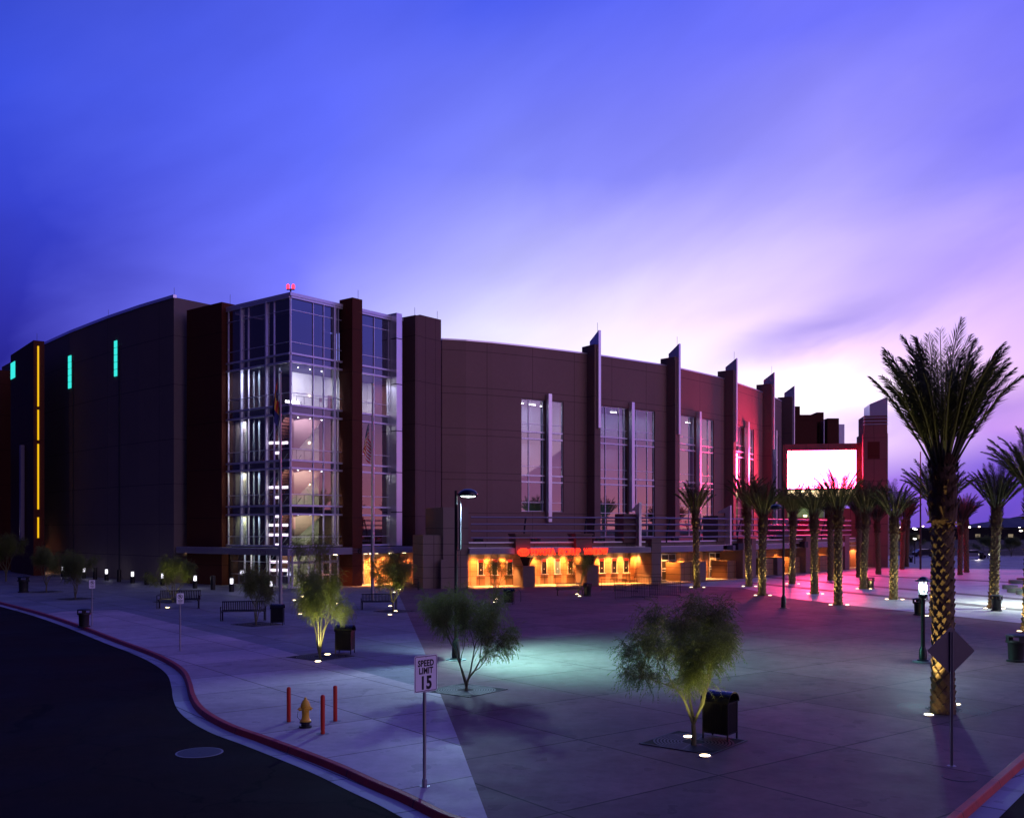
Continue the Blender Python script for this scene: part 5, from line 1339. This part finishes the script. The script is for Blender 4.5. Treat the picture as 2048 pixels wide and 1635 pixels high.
# ------------------------------------------------------------------ benches
def bench():
    t = thing('park_bench', '', 'bench', group='dark metal slatted benches'); L = 1.0
    m = MB()
    for k in range(6): m.box(-L, L, -.22 + k * .075, -.17 + k * .075, .43, .455)
    m.build('seat', 'black_metal', t, world=False)
    m = MB()
    for k in range(24):
        x = -L + .04 + (2 * L - .08) * k / 23; m.hexa([Vector(q) for q in ((x - .02, .24, .46), (x + .02, .24, .46), (x + .02, .265, .46), (x - .02, .265, .46), (x - .02, .34, .86), (x + .02, .34, .86), (x + .02, .365, .86), (x - .02, .365, .86))])
    m.tube([(-L, .35, .87), (L, .35, .87)], .025, 8); m.tube([(-L, .25, .47), (L, .25, .47)], .02, 8); m.build('backrest', 'black_metal', t, world=False)
    for x in (-L - .02, L + .02):
        m = MB(); m.tube([(x, -.2, 0), (x, -.2, .44), (x, -.22, .66), (x, .1, .67), (x, .3, .62)], .022, 8); m.build('armrest', 'black_metal', t, world=False)
    for x in (-L + .05, L - .05):
        m = MB(); m.box(x - .03, x + .03, -.18, .22, .38, .43); m.box(x - .03, x + .03, -.02, .05, 0, .4); m.box(x - .04, x + .04, -.2, .24, 0, .02); m.build('leg', 'black_metal', t, world=False)
    return t
bn_ = bench()
for i, (px, py, s, rz, lab) in enumerate([(358, 1216, 1.35, 6, 'long slatted bench behind the second no parking sign'), (487, 1240, 1.25, 12, 'slatted bench in front of the bare stemmed tree beside an arched bin'), (758, 1218, 1.15, 8, 'slatted bench in front of the striped flag pole'), (812, 1179, 1.1, 4, 'dark bench against the warm lit tower wall'), (1140, 1190, 1.1, 14, 'bench lit from behind by the ticket windows')]):
    o = bn_ if i == 0 else copy_tree(bn_); put(o, gp(px, py), R(rz), s, lab)
# bicycle loop by the bin
m = MB(); m.tube(catmull([Vector(q) for q in ((-.28, 0, 0), (-.28, 0, .6), (-.2, 0, .82), (0, 0, .9), (.2, 0, .82), (.28, 0, .6), (.28, 0, 0))], 4), .02, 8)
o = m.build('bike_rack', 'black_metal', smooth=True); put(o, gp(1034, 1203), R(10)); tag(o, 'thin arched loop rack just right of the far arched bin', 'bike rack')
# ------------------------------------------------------------------ bollards
def bollard(lit):
    t = thing('light_bollard' if lit else 'bollard', '', 'bollard', group='bollards along the tower' if lit else 'unlit bollards along the tower')
    m = MB(); m.lathe([(.19, 0), (.19, .62 if lit else 1.12), (.001, .63 if lit else 1.16)], 16); m.build('post', 'black_metal', t, smooth=True, world=False)
    if lit:
        m = MB(); m.lathe([(.15, .62), (.15, 1.02)], 14); m.build('lens', 'bollard_lens', t, world=False)
        m = MB(); m.lathe([(.20, 1.02), (.20, 1.09), (.001, 1.13)], 16); m.build('cap', 'black_metal', t, world=False)
        m = MB()
        for i in range(3):
            a = 2.1 * i + .4; F = Fr((0, 0), (-math.sin(a), math.cos(a)), (math.cos(a), math.sin(a))); m.fbox(F, -.05, .05, .19, .15, .6, 1.03 if i else .84)
        m.build('guard', 'black_metal', t, world=False)
    return t
b1 = bollard(True); b0 = bollard(False)
nth = ['first', 'second', 'third', 'fourth', 'fifth', 'sixth', 'seventh', 'eighth']
for i, (px, py) in enumerate([(126, 1153), (168, 1156), (213, 1160), (265, 1166), (325, 1170), (390, 1176), (463, 1183), (541.5, 1189)]):
    o = b1 if i == 0 else copy_tree(b1); put(o, gp(px, py), 1.5, 1.12, 'lit bollard with a white lens, %s from the left' % nth[i])
    if i in (0, 3, 5, 7): light('bollard_lamp', 'POINT', (0, 0, .8), 4, (.9, .88, 1), o, size=.2).location = (0, -.35, .8)
for i, (px, py) in enumerate([(190, 1158), (238, 1163), (293, 1169), (426, 1179), (500, 1186)]):
    o = b0 if i == 0 else copy_tree(b0); put(o, gp(px, py), 0, 1.1, 'plain dark unlit bollard, %s of those from the left' % nth[i])
# red steel bollards round the hydrant
for i, (px, py, h, lab) in enumerate([(577.5, 1443, .98, 'red steel bollard left of the yellow hydrant'), (645.5, 1467, 1.03, 'red steel bollard nearest the kerb, right of the hydrant'), (670.5, 1441.5, 1.0, 'red steel bollard behind and right of the hydrant')]):
    t = thing('guard_bollard', lab, 'bollard', gp(px, py), 0, 'three red bollards around the hydrant')
    m = MB(); m.lathe([(.058, 0), (.058, h - .05), (.052, h - .02), (.03, h), (.001, h + .006)], 18); m.build('post', 'red_bollard', t, smooth=True, world=False, ang=50)
    m = MB(); m.lathe([(.17, .0), (.17, .007), (.06, .008)], 20); m.build('collar', 'concrete_grey', t, world=False)
# hydrant
t = thing('fire_hydrant', 'yellow fire hydrant on a black flange between red bollards', 'fire hydrant', gp(611, 1454), R(20))
m = MB(); m.lathe([(.17, 0), (.17, .05), (.12, .06), (.12, .12), (.16, .13), (.16, .17)], 16); m.build('flange', 'black_metal', t, world=False)
m = MB(); m.lathe([(.15, .17), (.15, .20), (.115, .22), (.10, .30), (.105, .50), (.13, .54), (.135, .57), (.13, .60), (.12, .64), (.085, .72), (.045, .765), (.03, .78), (.03, .82), (.001, .825)], 18); m.build('body', 'yellow_paint', t, smooth=True, world=False, ang=50)
def nozzle(a, L, r, z, nm):
    m = MB(); d = Vector((math.cos(a), math.sin(a), 0)); q = Vector((0, 0, z))
    m.tube([q + d * .06, q + d * (.11 + L)], r, 14); m.tube([q + d * (.11 + L), q + d * (.16 + L)], r * 1.2, 8); m.tube([q + d * (.16 + L), q + d * (.20 + L)], r * .35, 5); m.build(nm, 'yellow_paint', t, world=False)
nozzle(R(182), .02, .045, .51, 'side_nozzle'); nozzle(R(2), .0, .045, .51, 'side_nozzle'); nozzle(R(272), .01, .06, .49, 'front_nozzle')
m = MB(); m.tube([(-.2, 0, .45), (-.22, -.01, .3), (-.15, -.02, .22), (-.10, -.02, .24)], .006, 5); m.build('chain', 'black_metal', t, world=False)
# ------------------------------------------------------------------ signs
def rrect(w, h, r, k=5):
    pts = []
    for cx, cy, a0 in ((w - r, h - r, 0), (-w + r, h - r, 90), (-w + r, -h + r, 180), (w - r, -h + r, 270)):
        for i in range(k + 1): a = R(a0 + 90 * i / k); pts.append((cx + r * math.cos(a), cy + r * math.sin(a)))
    return pts
def plate(mb, pts, y0, y1):     # upright plate in xz, front towards -y
    f = [(x, y0, z) for x, z in pts]; b = [(x, y1, z) for x, z in pts]; n = len(pts)
    mb.poly(f[::-1]); mb.poly(b)
    for i in range(n): mb.poly([f[i], f[(i + 1) % n], b[(i + 1) % n], b[i]])
SMX = lambda x, z, y=-.012: Matrix.Translation((x, y, z)) @ Matrix(((1, 0, 0, 0), (0, 0, 1, 0), (0, 1, 0, 0), (0, 0, 0, 1)))
t = thing('speed_limit_sign', 'white speed limit 15 sign on a grey post at the kerb', 'road sign', gp(849, 1572), R(44))
m = MB(); m.lathe([(.036, 0), (.036, 2.72)], 12); m.lathe([(.055, 0), (.055, .16), (.037, .17)], 12); m.lathe([(.11, .0), (.11, .012), (.05, .014)], 16); m.build('post', 'galvanised', t, smooth=True, world=False)
zc_ = 2.37
m = MB(); plate(m, [(x, z + zc_) for x, z in rrect(.305, .381, .04)], -.046, -.042); pl = m.build('panel', 'sign_white', t, world=False)
m = MB()
A_, B_ = rrect(.290, .366, .034), rrect(.277, .353, .026)
for i in range(len(A_)): j = (i + 1) % len(A_); m.poly([(A_[i][0], -.0475, A_[i][1] + zc_), (B_[i][0], -.0475, B_[i][1] + zc_), (B_[j][0], -.0475, B_[j][1] + zc_), (A_[j][0], -.0475, A_[j][1] + zc_)])
m.build('border', 'sign_black', pl, world=False)
for tx, sz_, zb_, bo in (('SPEED', .180, .158, .007), ('LIMIT', .180, .002, .007), ('15', .375, -.315, .014)):
    m = MB(); text_mesh(m, tx, sz_, SMX(0, zc_ + zb_, -.048), .001, bo, .84, spacing=1.06); m.build('lettering', 'sign_black', pl, world=False)
m = MB()
for z in (.31, -.335): m.lathe([(.009, 0), (.009, .003), (.001, .004)], 8); 
m.v = [(x, -.047 - z, y + zc_ + (.335 if i < len(m.v) // 2 else -.345)) for i, (x, y, z) in enumerate(m.v)]; m.build('bolt', 'galvanised', pl, world=False)
def parking(label, px, py, h, rz, src=None):
    if src: o = copy_tree(src); put(o, gp(px, py), R(rz), 1.0, label); return o
    t = thing('no_parking_sign', label, 'road sign', gp(px, py), R(rz), 'no parking signs on thin posts')
    m = MB(); m.lathe([(.028, 0), (.028, h)], 10); m.lathe([(.08, 0), (.08, .012), (.03, .014)], 12); m.build('post', 'galvanised', t, world=False)
    zc = h - .24; m = MB(); plate(m, [(x, z + zc) for x, z in rrect(.155, .23, .02)], -.036, -.032); p = m.build('panel', 'sign_white', t, world=False)
    m = MB()
    for i in range(32):
        a, b = 2 * math.pi * i / 32, 2 * math.pi * (i + 1) / 32
        m.poly([(.105 * math.cos(a), -.038, zc + .085 + .105 * math.sin(a)), (.105 * math.cos(b), -.038, zc + .085 + .105 * math.sin(b)), (.085 * math.cos(b), -.038, zc + .085 + .085 * math.sin(b)), (.085 * math.cos(a), -.038, zc + .085 + .085 * math.sin(a))])
    s_ = .012; k = .085 * .707; m.poly([(-k - s_, -.0385, zc + .085 + k - s_), (-k + s_, -.0385, zc + .085 + k + s_), (k + s_, -.0385, zc + .085 - k + s_), (k - s_, -.0385, zc + .085 - k - s_)])
    m.build('prohibition_ring', 'sign_red' if 0 else 'sign_black', p, world=False)
    m = MB(); text_mesh(m, 'P', .17, SMX(0, zc + .025, -.0375), .001, .004); m.build('lettering', 'sign_black', p, world=False)
    m = MB()
    for z, w in ((-.07, .11), (-.105, .09), (-.14, .11), (-.185, .06)): m.box(-w, w, -.0385, -.036, zc + z - .008, zc + z + .008)
    m.build('small_print', 'sign_black', p, world=False)
    return t
np1 = parking('no parking sign in front of the long bench', 360, 1301, 2.55, 34)
np2 = parking('no parking sign beside the round bin at the kerb on the left', 184, 1251, 0, 34, np1)
# diamond sign seen from the back
t = thing('diamond_sign', 'diamond road sign seen from behind, in front of the huge palm', 'road sign', gp(1903, 1531), R(0))
m = MB(); m.box(-.03, -.02, -.02, .02, 0, 3.05); m.box(.02, .03, -.02, .02, 0, 3.05); m.box(-.03, .03, .01, .02, 0, 3.05); m.lathe([(.1, 0), (.1, .01), (.03, .012)], 14); m.build('post', 'galvanised', t, world=False)
h = .53; pts = []
for a in (90, 180, 270, 0):
    c_ = Vector((math.cos(R(a)), math.sin(R(a)))) * (h - .04)
    for k in range(5): b = R(a - 45 + 22.5 * k) ; pts.append((c_.x + .04 * math.cos(b), c_.y + .04 * math.sin(b)))
m = MB(); plate(m, [(x, z + 2.62) for x, z in pts], .024, .03); m.build('panel', 'sign_back', t, world=False)
m = MB()
for z in (2.3, 2.9): m.lathe([(.012, 0), (.012, .01), (.001, .011)], 8)
m.v = [(x, .022 - z, y + (2.3 if i < len(m.v) // 2 else 2.9)) for i, (x, y, z) in enumerate(m.v)]; m.build('bolt', 'black_metal', t, world=False)
# ------------------------------------------------------------------ manholes
def manhole(name, px, py, R_, label, mat, z, ring='gutter_concrete'):
    t = thing(name, label, 'manhole', (0, 0, 0)); p = G(px, py, z); t.location = (p.x, p.y, z)
    m = MB(); m.lathe([(R_, 0.0), (R_, .006), (.32 if R_ > .6 else R_ * .93, .007)], 40); m.build('collar', ring, t, world=False)
    m = MB(); m.lathe([(.31 if R_ > .6 else R_ * .92, .0), (.31 if R_ > .6 else R_ * .92, .009), (.05, .010), (.03, .014), (.001, .014)], 32); m.build('lid', mat, t, world=False)
manhole('manhole', 399, 1504, .57, 'pale concrete ring and iron lid in the dark street at lower left', 'iron_grate', -.132, 'concrete_grey')
manhole('manhole', 1919, 1554, .36, 'round cover flush in the paving near the diamond sign post', 'concrete_warm', .002, 'iron_grate')
# small square cover in the plaza
m = MB(); m.box(-.25, .25, -.2, .2, 0, .008); o = m.build('utility_cover', 'gutter_concrete'); put(o, gp(773, 1338), R(50)); o.location.z = .004; tag(o, 'small pale rectangular cover in the paving left of the speed limit sign', 'cover')
# ------------------------------------------------------------------ flag poles
def fabric(name, fn):
    m, nt, b = newmat(name); uv = nt.nodes.new('ShaderNodeUVMap'); sp = nt.nodes.new('ShaderNodeSeparateXYZ'); nt.links.new(uv.outputs[0], sp.inputs[0])
    fn(m, nt, b, sp.outputs[0], sp.outputs[1]); b.inputs['Roughness'].default_value = .85; MAT[name] = m
def mixc(nt, f, a, b):
    mx = nt.nodes.new('ShaderNodeMix'); mx.data_type = 'RGBA'; nt.links.new(f, mx.inputs[0])
    for i, c in ((6, a), (7, b)):
        if isinstance(c, tuple): mx.inputs[i].default_value = (*c, 1)
        else: nt.links.new(c, mx.inputs[i])
    return mx.outputs[2]
def usf(m, nt, b, u, v):
    st = nmath(nt, 'GREATER_THAN', nmath(nt, 'FRACT', nmath(nt, 'MULTIPLY', v, 6.5)), .5)
    c = mixc(nt, st, (.5, .02, .03), (.7, .66, .64))
    can = nmath(nt, 'MULTIPLY', nmath(nt, 'LESS_THAN', u, .42), nmath(nt, 'GREATER_THAN', v, .46))
    fu = nmath(nt, 'FRACT', nmath(nt, 'MULTIPLY', u, 14)); fv = nmath(nt, 'FRACT', nmath(nt, 'MULTIPLY', v, 12))
    d = nmath(nt, 'ADD', nmath(nt, 'POWER', nmath(nt, 'SUBTRACT', fu, .5), 2), nmath(nt, 'POWER', nmath(nt, 'SUBTRACT', fv, .5), 2))
    cc = mixc(nt, nmath(nt, 'LESS_THAN', d, .07), (.01, .02, .10), (.7, .7, .75))
    nt.links.new(mixc(nt, can, c, cc), b.inputs['Base Color'])
fabric('flag_stripes', usf)
def azf(m, nt, b, u, v):
    st = nmath(nt, 'GREATER_THAN', nmath(nt, 'FRACT', nmath(nt, 'MULTIPLY', u, 6)), .5)
    top = mixc(nt, st, (.45, .02, .02), (.6, .35, .03))
    nt.links.new(mixc(nt, nmath(nt, 'GREATER_THAN', v, .5), (.01, .02, .12), top), b.inputs['Base Color'])
fabric('flag_two_tone', azf)
def flag_pole(px, py, H, label, mat, zt, drop, w):
    p = gp(px, py); t = thing('flag_pole', label, 'flag pole', p)
    m = MB(); m.lathe([(.13, 0), (.12, H * .3), (.055, H)], 12); m.lathe([(.2, 0), (.2, .1), (.13, .14)], 14); m.build('pole', 'galvanised', t, smooth=True, world=False)
    m = MB(); m.lathe([(.001, H), (.09, H + .05), (.12, H + .12), (.09, H + .19), (.001, H + .23)], 12); m.build('finial', 'galvanised', t, smooth=True, world=False)
    f = MB(); nu, nv = 26, 20
    idx = []
    for j in range(nv + 1):
        v = j / nv; row = []
        for i in range(nu + 1):
            u = i / nu; k = drop / 3.3
            x = -.08 - w * (.92 * math.sin(math.pi * min(1, u * .82 + .10)) * (.55 + .45 * (1 - v)) + .09 * math.sin(u * 16 + v * 2)) ; y = -.05 + .13 * math.sin(u * 13 + v * 2.5) * (.4 + u)
            z = zt - k * ((1 - v) * 1.5 + u * 1.75); row.append(f.av((x, y, z), (u, v)))
        idx.append(row)
    for j in range(nv):
        for i in range(nu): f.af((idx[j][i], idx[j][i + 1], idx[j + 1][i + 1], idx[j + 1][i]))
    fo = f.build('flag', mat, None, smooth=True, ang=180); fo.location = p
    return t, fo
p, f1 = flag_pole(745, 1203, 15.9, 'tall grey flag pole in front of the right tower face', 'flag_stripes', 13.4, 3.3, .6)
tag(f1, 'striped flag with starred corner hanging limp from its tall pole', 'flag')
fp = gp(745, 1203); 
p, f2 = flag_pole(561, 1212, 16.1, 'tall grey flag pole in front of the tower corner', 'flag_two_tone', 15.8, 3.4, .5)
tag(f2, 'limp dark red and blue flag in front of the tower corner', 'flag')
light('flag_flood', 'SPOT', Vector(gp(672, 1207)) + Vector((0, 0, .1)), 5000, (1, .8, .55), None, size=.08, target=(fp[0], fp[1], 11.5), spot=26)
# ------------------------------------------------------------------ crowd barriers
def barrier():
    t = thing('crowd_barrier', '', 'barrier', group='steel crowd barriers before the ticket windows'); W2 = 1.05
    m = MB(); m.tube(catmull([Vector(q) for q in ((-W2, 0, .14), (-W2, 0, .95), (-W2 + .1, 0, 1.06), (W2 - .1, 0, 1.06), (W2, 0, .95), (W2, 0, .14))], 3) + [Vector((-W2, 0, .14))], .02, 6); m.build('frame', 'black_metal', t, world=False)
    m = MB()
    for i in range(1, 16): x = -W2 + 2 * W2 * i / 16; m.tube([(x, 0, .14), (x, 0, 1.05)], .009, 4, cap=False)
    m.build('bars', 'black_metal', t, world=False)
    for x in (-W2, W2):
        m = MB(); m.box(x - .03, x + .03, -.3, .3, 0, .02); m.box(x - .015, x + .015, -.015, .015, .02, .14); m.build('foot', 'black_metal', t, world=False)
    return t
br = barrier()
for i, (px, py, rz, s, lab) in enumerate([(1260, 1198, 10, 1.1, 'nearest crowd barrier, left panel of the front pair'), (1289, 1196, -28, 1.0, 'dense dark crowd barrier in the front pair, seen more obliquely'), (1330, 1193, -22, 1.15, 'right front crowd barrier beside the leftmost palm'), (1227, 1182, -20, 1.0, 'leftmost crowd barrier against the lit ticket windows'), (1252, 1184, -20, .95, 'second crowd barrier from the left in the back row'), (1296, 1180, -20, 1.1, 'back row crowd barrier before the dark corner pier')]):
    o = br if i == 0 else copy_tree(br); put(o, gp(px, py), R(rz), s, lab)
# ------------------------------------------------------------------ planters on pedestals
def planter():
    t = thing('planter_bowl', '', 'planter', group='dark tapered planters on stone pedestals')
    m = MB(); m.lathe([(.30, 0), (.62, .62), (.66, .66), (.60, .66), (.55, .60), (.001, .58)], 4, a0=math.pi / 4); m.build('bowl', 'black_metal', t, world=False)
    r = random.Random(4); m = MB()
    for k in range(140):
        a = r.uniform(0, 6.28); q = Vector((math.cos(a), math.sin(a), 0)) * r.uniform(0, .4) + Vector((0, 0, .58)); d = (Vector((r.gauss(0, .5), r.gauss(0, .5), 1))).normalized() * r.uniform(.12, .32); s = Vector((math.sin(a), -math.cos(a), 0)) * .012
        m.poly([q - s, q + s, q + d])
    m.build('plants', 'leaf_fine', t, world=False); return t
pl0 = planter()
for i, (F, px, n, z, lab) in enumerate([(P1, 1052, -.1, 1.94, 'dark square planter on the pedestal below the oval sign'), (P1, 1180, -.1, 1.94, 'dark square planter on the pedestal right of the ticket area tree')]):
    o = pl0 if i == 0 else copy_tree(pl0); q = F.P(F.at(px, n), n, z); put(o, q, R(20), 1.15 if i == 0 else 1.3, lab)
# stone seats at right
sd0 = None
for i, (px, py, lab) in enumerate([(2020, 1177, 'leftmost low stone drum seat at the right edge'), (2033, 1184, 'nearest low stone drum seat at the right edge'), (2049, 1188, 'stone drum seat cut by the right edge'), (2031, 1166, 'far low stone drum seat behind the others'), (2047, 1162, 'farthest low stone drum seat at the right edge')]):
    if sd0 is None:
        m = MB(); m.lathe([(1.0, 0), (1.02, .06), (1.02, .50), (.98, .56), (.001, .57)], 28); sd0 = m.build('stone_seat', 'stone_drum', smooth=True, ang=40); o = sd0; tag(o, lab, 'stone seat', 'round stone seats')
    else: o = sd0.copy(); col.objects.link(o)
    put(o, gp(px, py), i, .62 if i != 1 else .72, lab)
# ------------------------------------------------------------------ distance at right
def car(label, paint, loc, rz):
    t = thing('parked_car', label, 'car', loc, rz, 'cars on the far road')
    pr = [(-2.25, .35), (-2.25, .85), (-1.95, 1.0), (-1.45, 1.42), (.35, 1.45), (1.05, 1.0), (2.1, .85), (2.28, .62), (2.25, .33)]
    m = MB(); 
    for s_, w in ((-1, .88), (1, .88)): m.poly([(x, s_ * w, z) for x, z in (pr if s_ < 0 else pr[::-1])])
    for i in range(len(pr)): a, b = pr[i], pr[(i + 1) % len(pr)]; m.poly([(a[0], -.88, a[1]), (a[0], .88, a[1]), (b[0], .88, b[1]), (b[0], -.88, b[1])])
    m.build('body', paint, t, world=False, bevel=.05)
    m = MB()
    for s_ in (-.885, .885): m.poly([(x, s_, z) for x, z in ((-1.75, 1.02), (-1.35, 1.35), (.28, 1.37), (.85, 1.02))])
    m.poly([(1.04, -.75, 1.02), (1.04, .75, 1.02), (.42, .7, 1.42), (.42, -.7, 1.42)]); m.build('window', 'sign_black', t, world=False)
    for x in (-1.4, 1.4):
        for y in (-.85, .85):
            m = MB(); m.tube([(x, y - .1, .33), (x, y + .1, .33)], .33, 16); w = m.build('wheel', 'tyre', t, world=False)
    for y in (-.62, .62):
        m = MB(); m.box(2.2, 2.3, y - .16, y + .16, .62, .78); m.build('headlight', 'bulb_white' if paint == 'car_paint_pale' else 'drape_pale', t, world=False)
    return t
def far(px, Y, z=0): return ((px - 1024) / FPX * Y, Y, z)
car('pale car with bright headlights parked on the far road between two palms', 'car_paint_pale', far(1950, 178), R(-18))
car('dark car on the far road left of the huge palm', 'car_paint_dark', far(1851, 188), R(4))
light('car_beam', 'SPOT', (*far(1956, 172)[:2], .8), 300, (1, .9, .85), None, size=.1, target=(*far(1972, 160)[:2], 0), spot=70)
def small_lamp(px, py, Y, label, mat='far_light', r=.25, h=None):
    z = ZY(py, Y); x = (px - 1024) / FPX * Y; t = thing('street_lamp', label, 'street lamp', (x, Y, 0), 0, 'far street lamps at the horizon')
    m = MB(); m.tube([(0, 0, 0), (0, 0, z)], .06 + Y * .0001, 6); m.build('pole', 'black_metal', t, world=False)
    m = MB(); m.lathe([(.001, z - r * .5), (r, z), (r * .7, z + r * .4), (.001, z + r * .5)], 10); m.build('lamp_head', mat, t, world=False)
small_lamp(1829.5, 1077, 150, 'near white globe lamp left of the huge palm', 'bulb_white', .22)
small_lamp(61, 1086, 118, 'warm street lamp glowing at the far left below the yellow strip', 'bulb_warm', .28)
small_lamp(20, 1102, 135, 'small pale lamp at the left edge of the picture', 'far_light', .16)
light('lamp_pool', 'SPOT', (*far(64, 119)[:2], 3.2), 500, (1, .55, .3), None, size=.1, target=(*far(56, 118)[:2], 0), spot=120)
hz = [(1818, 1049.5, 420), (1828, 1056.5, 500), (1831, 1058.5, 510), (1846, 1052, 600), (1937, 1054, 260), (1942, 1058, 800), (1958.5, 1053, 700), (1968, 1061.5, 500), (1976, 1058.5, 900), (1979, 1060, 880), (1993, 1080, 320), (1995.5, 1060.5, 700), (2000, 1061.5, 640), (2008.5, 1058.5, 900), (2020.5, 1063, 520), (2033, 1060, 700), (2041.5, 1061, 420), (1803, 1054.5, 480), (2030, 1060.3, 760), (2039, 1055, 800)]
for i, (px, py, Y) in enumerate(hz):
    big = px == 1937; small_lamp(px, py, Y, ('brightest far lamp on the skyline next to the slim palm' if big else 'tiny far light about %d hundredths across the skyline strip counted from the gate tower' % round((px - 1774) / 2.74)), 'far_light' if i % 3 else 'far_light_warm', (.55 if big else .0011 * Y * (1 + .3 * (i % 3))))
m = MB(); q = far(1841, 130); m.lathe([(.14, 0), (.07, 15.5)], 8, (q[0], q[1])); o = m.build('mast', 'black_metal'); tag(o, 'thin bare mast rising between the palms left of the huge palm', 'mast')
# dark tree belt and low buildings on the skyline
r = random.Random(5); m = MB()
for k in range(1500):
    Y = r.uniform(560, 900); x = r.uniform(-.05, .75) * Y; hgt = r.uniform(1.5, 4.6) * (1 + .3 * math.sin(x * .02)); w = r.uniform(3, 9)
    for j in range(4):
        a = r.uniform(0, 3.14); c_, s_ = math.cos(a) * w / 2, math.sin(a) * w / 2; zz = r.uniform(.4, 1) * hgt
        m.poly([(x - c_, Y - s_, 0), (x + c_, Y + s_, 0), (x + c_ * .8, Y + s_ * .8, zz * .8), (x + c_ * .2, Y, zz), (x - c_ * .7, Y - s_ * .6, zz * .85)])
o = m.build('distant_trees', plain('far_leaf', (.012, .012, .012), 1)); o['kind'] = 'stuff'; o['label'] = 'dark belt of far trees along the horizon'
for i, (px, Y, w, h, d) in enumerate([(1795, 420, 46, 4.4, 20), (1902, 520, 60, 5.2, 25), (1990, 480, 40, 4.6, 20), (2040, 640, 60, 5.6, 24)]):
    t = thing('distant_building', ['low far building seen just right of the gate tower', 'low far building right behind the huge palm', 'low far building under the right part of the hill', 'low far building at the right edge of the skyline'][i], 'building', far(px, Y), 0, 'low buildings on the skyline')
    m = MB(); m.box(-w / 2, w / 2, 0, d, 0, h); m.box(-w / 2 - .2, w / 2 + .2, -.2, d + .2, h, h + .4); m.build('wall', 'far_ground', t, world=False)
    m = MB()
    for k in range(5): m.box(-w / 2 + w * (k + .3) / 5, -w / 2 + w * (k + .6) / 5, -.1, -.02, 1, 2.6)
    for ww in m.build_each('window', 'far_light_dim' if 'far_light_dim' in MAT else emit('far_light_dim', (1, .8, .5), .25), t, world=False): pass
# small street trees of the car park
for i, (px, py, s) in enumerate([(1976, 1116, 1.3), (2022, 1112, 1.2), (1822, 1104, 1.4)]):
    c = copy_tree(tC); put(c, gp(px, py), i * 2.0, s, ['far green lit tree beyond the road right of the parked car', 'far small dark tree near the right edge beyond the road', 'far dark tree beyond the road left of the huge palm'][i]); c['group'] = 'trees beyond the far road'
m = MB()
for a, b in (((30, 192), (150, 192)), ((60, 244), (260, 244))): m.box(a[0], b[0], a[1], a[1] + .3, 0, .15)
o = m.build('far_kerb', 'gutter_concrete'); o['kind'] = 'structure'
# wayfinding street lamps outside the frame to the right that light the pale paving: same model as the lit lamp
for x, y, lab in ((40, 68, 'lit dome lamp post standing beyond the right edge of the picture'),):
    o = copy_tree(l1); put(o, (x, y, 0), R(180), 1.0, lab)
    for ch in o.children:
        if ch.type == 'LIGHT': ch.data = ch.data.copy(); ch.data.energy = 9000; ch.data.color = (.75, 1, .80)
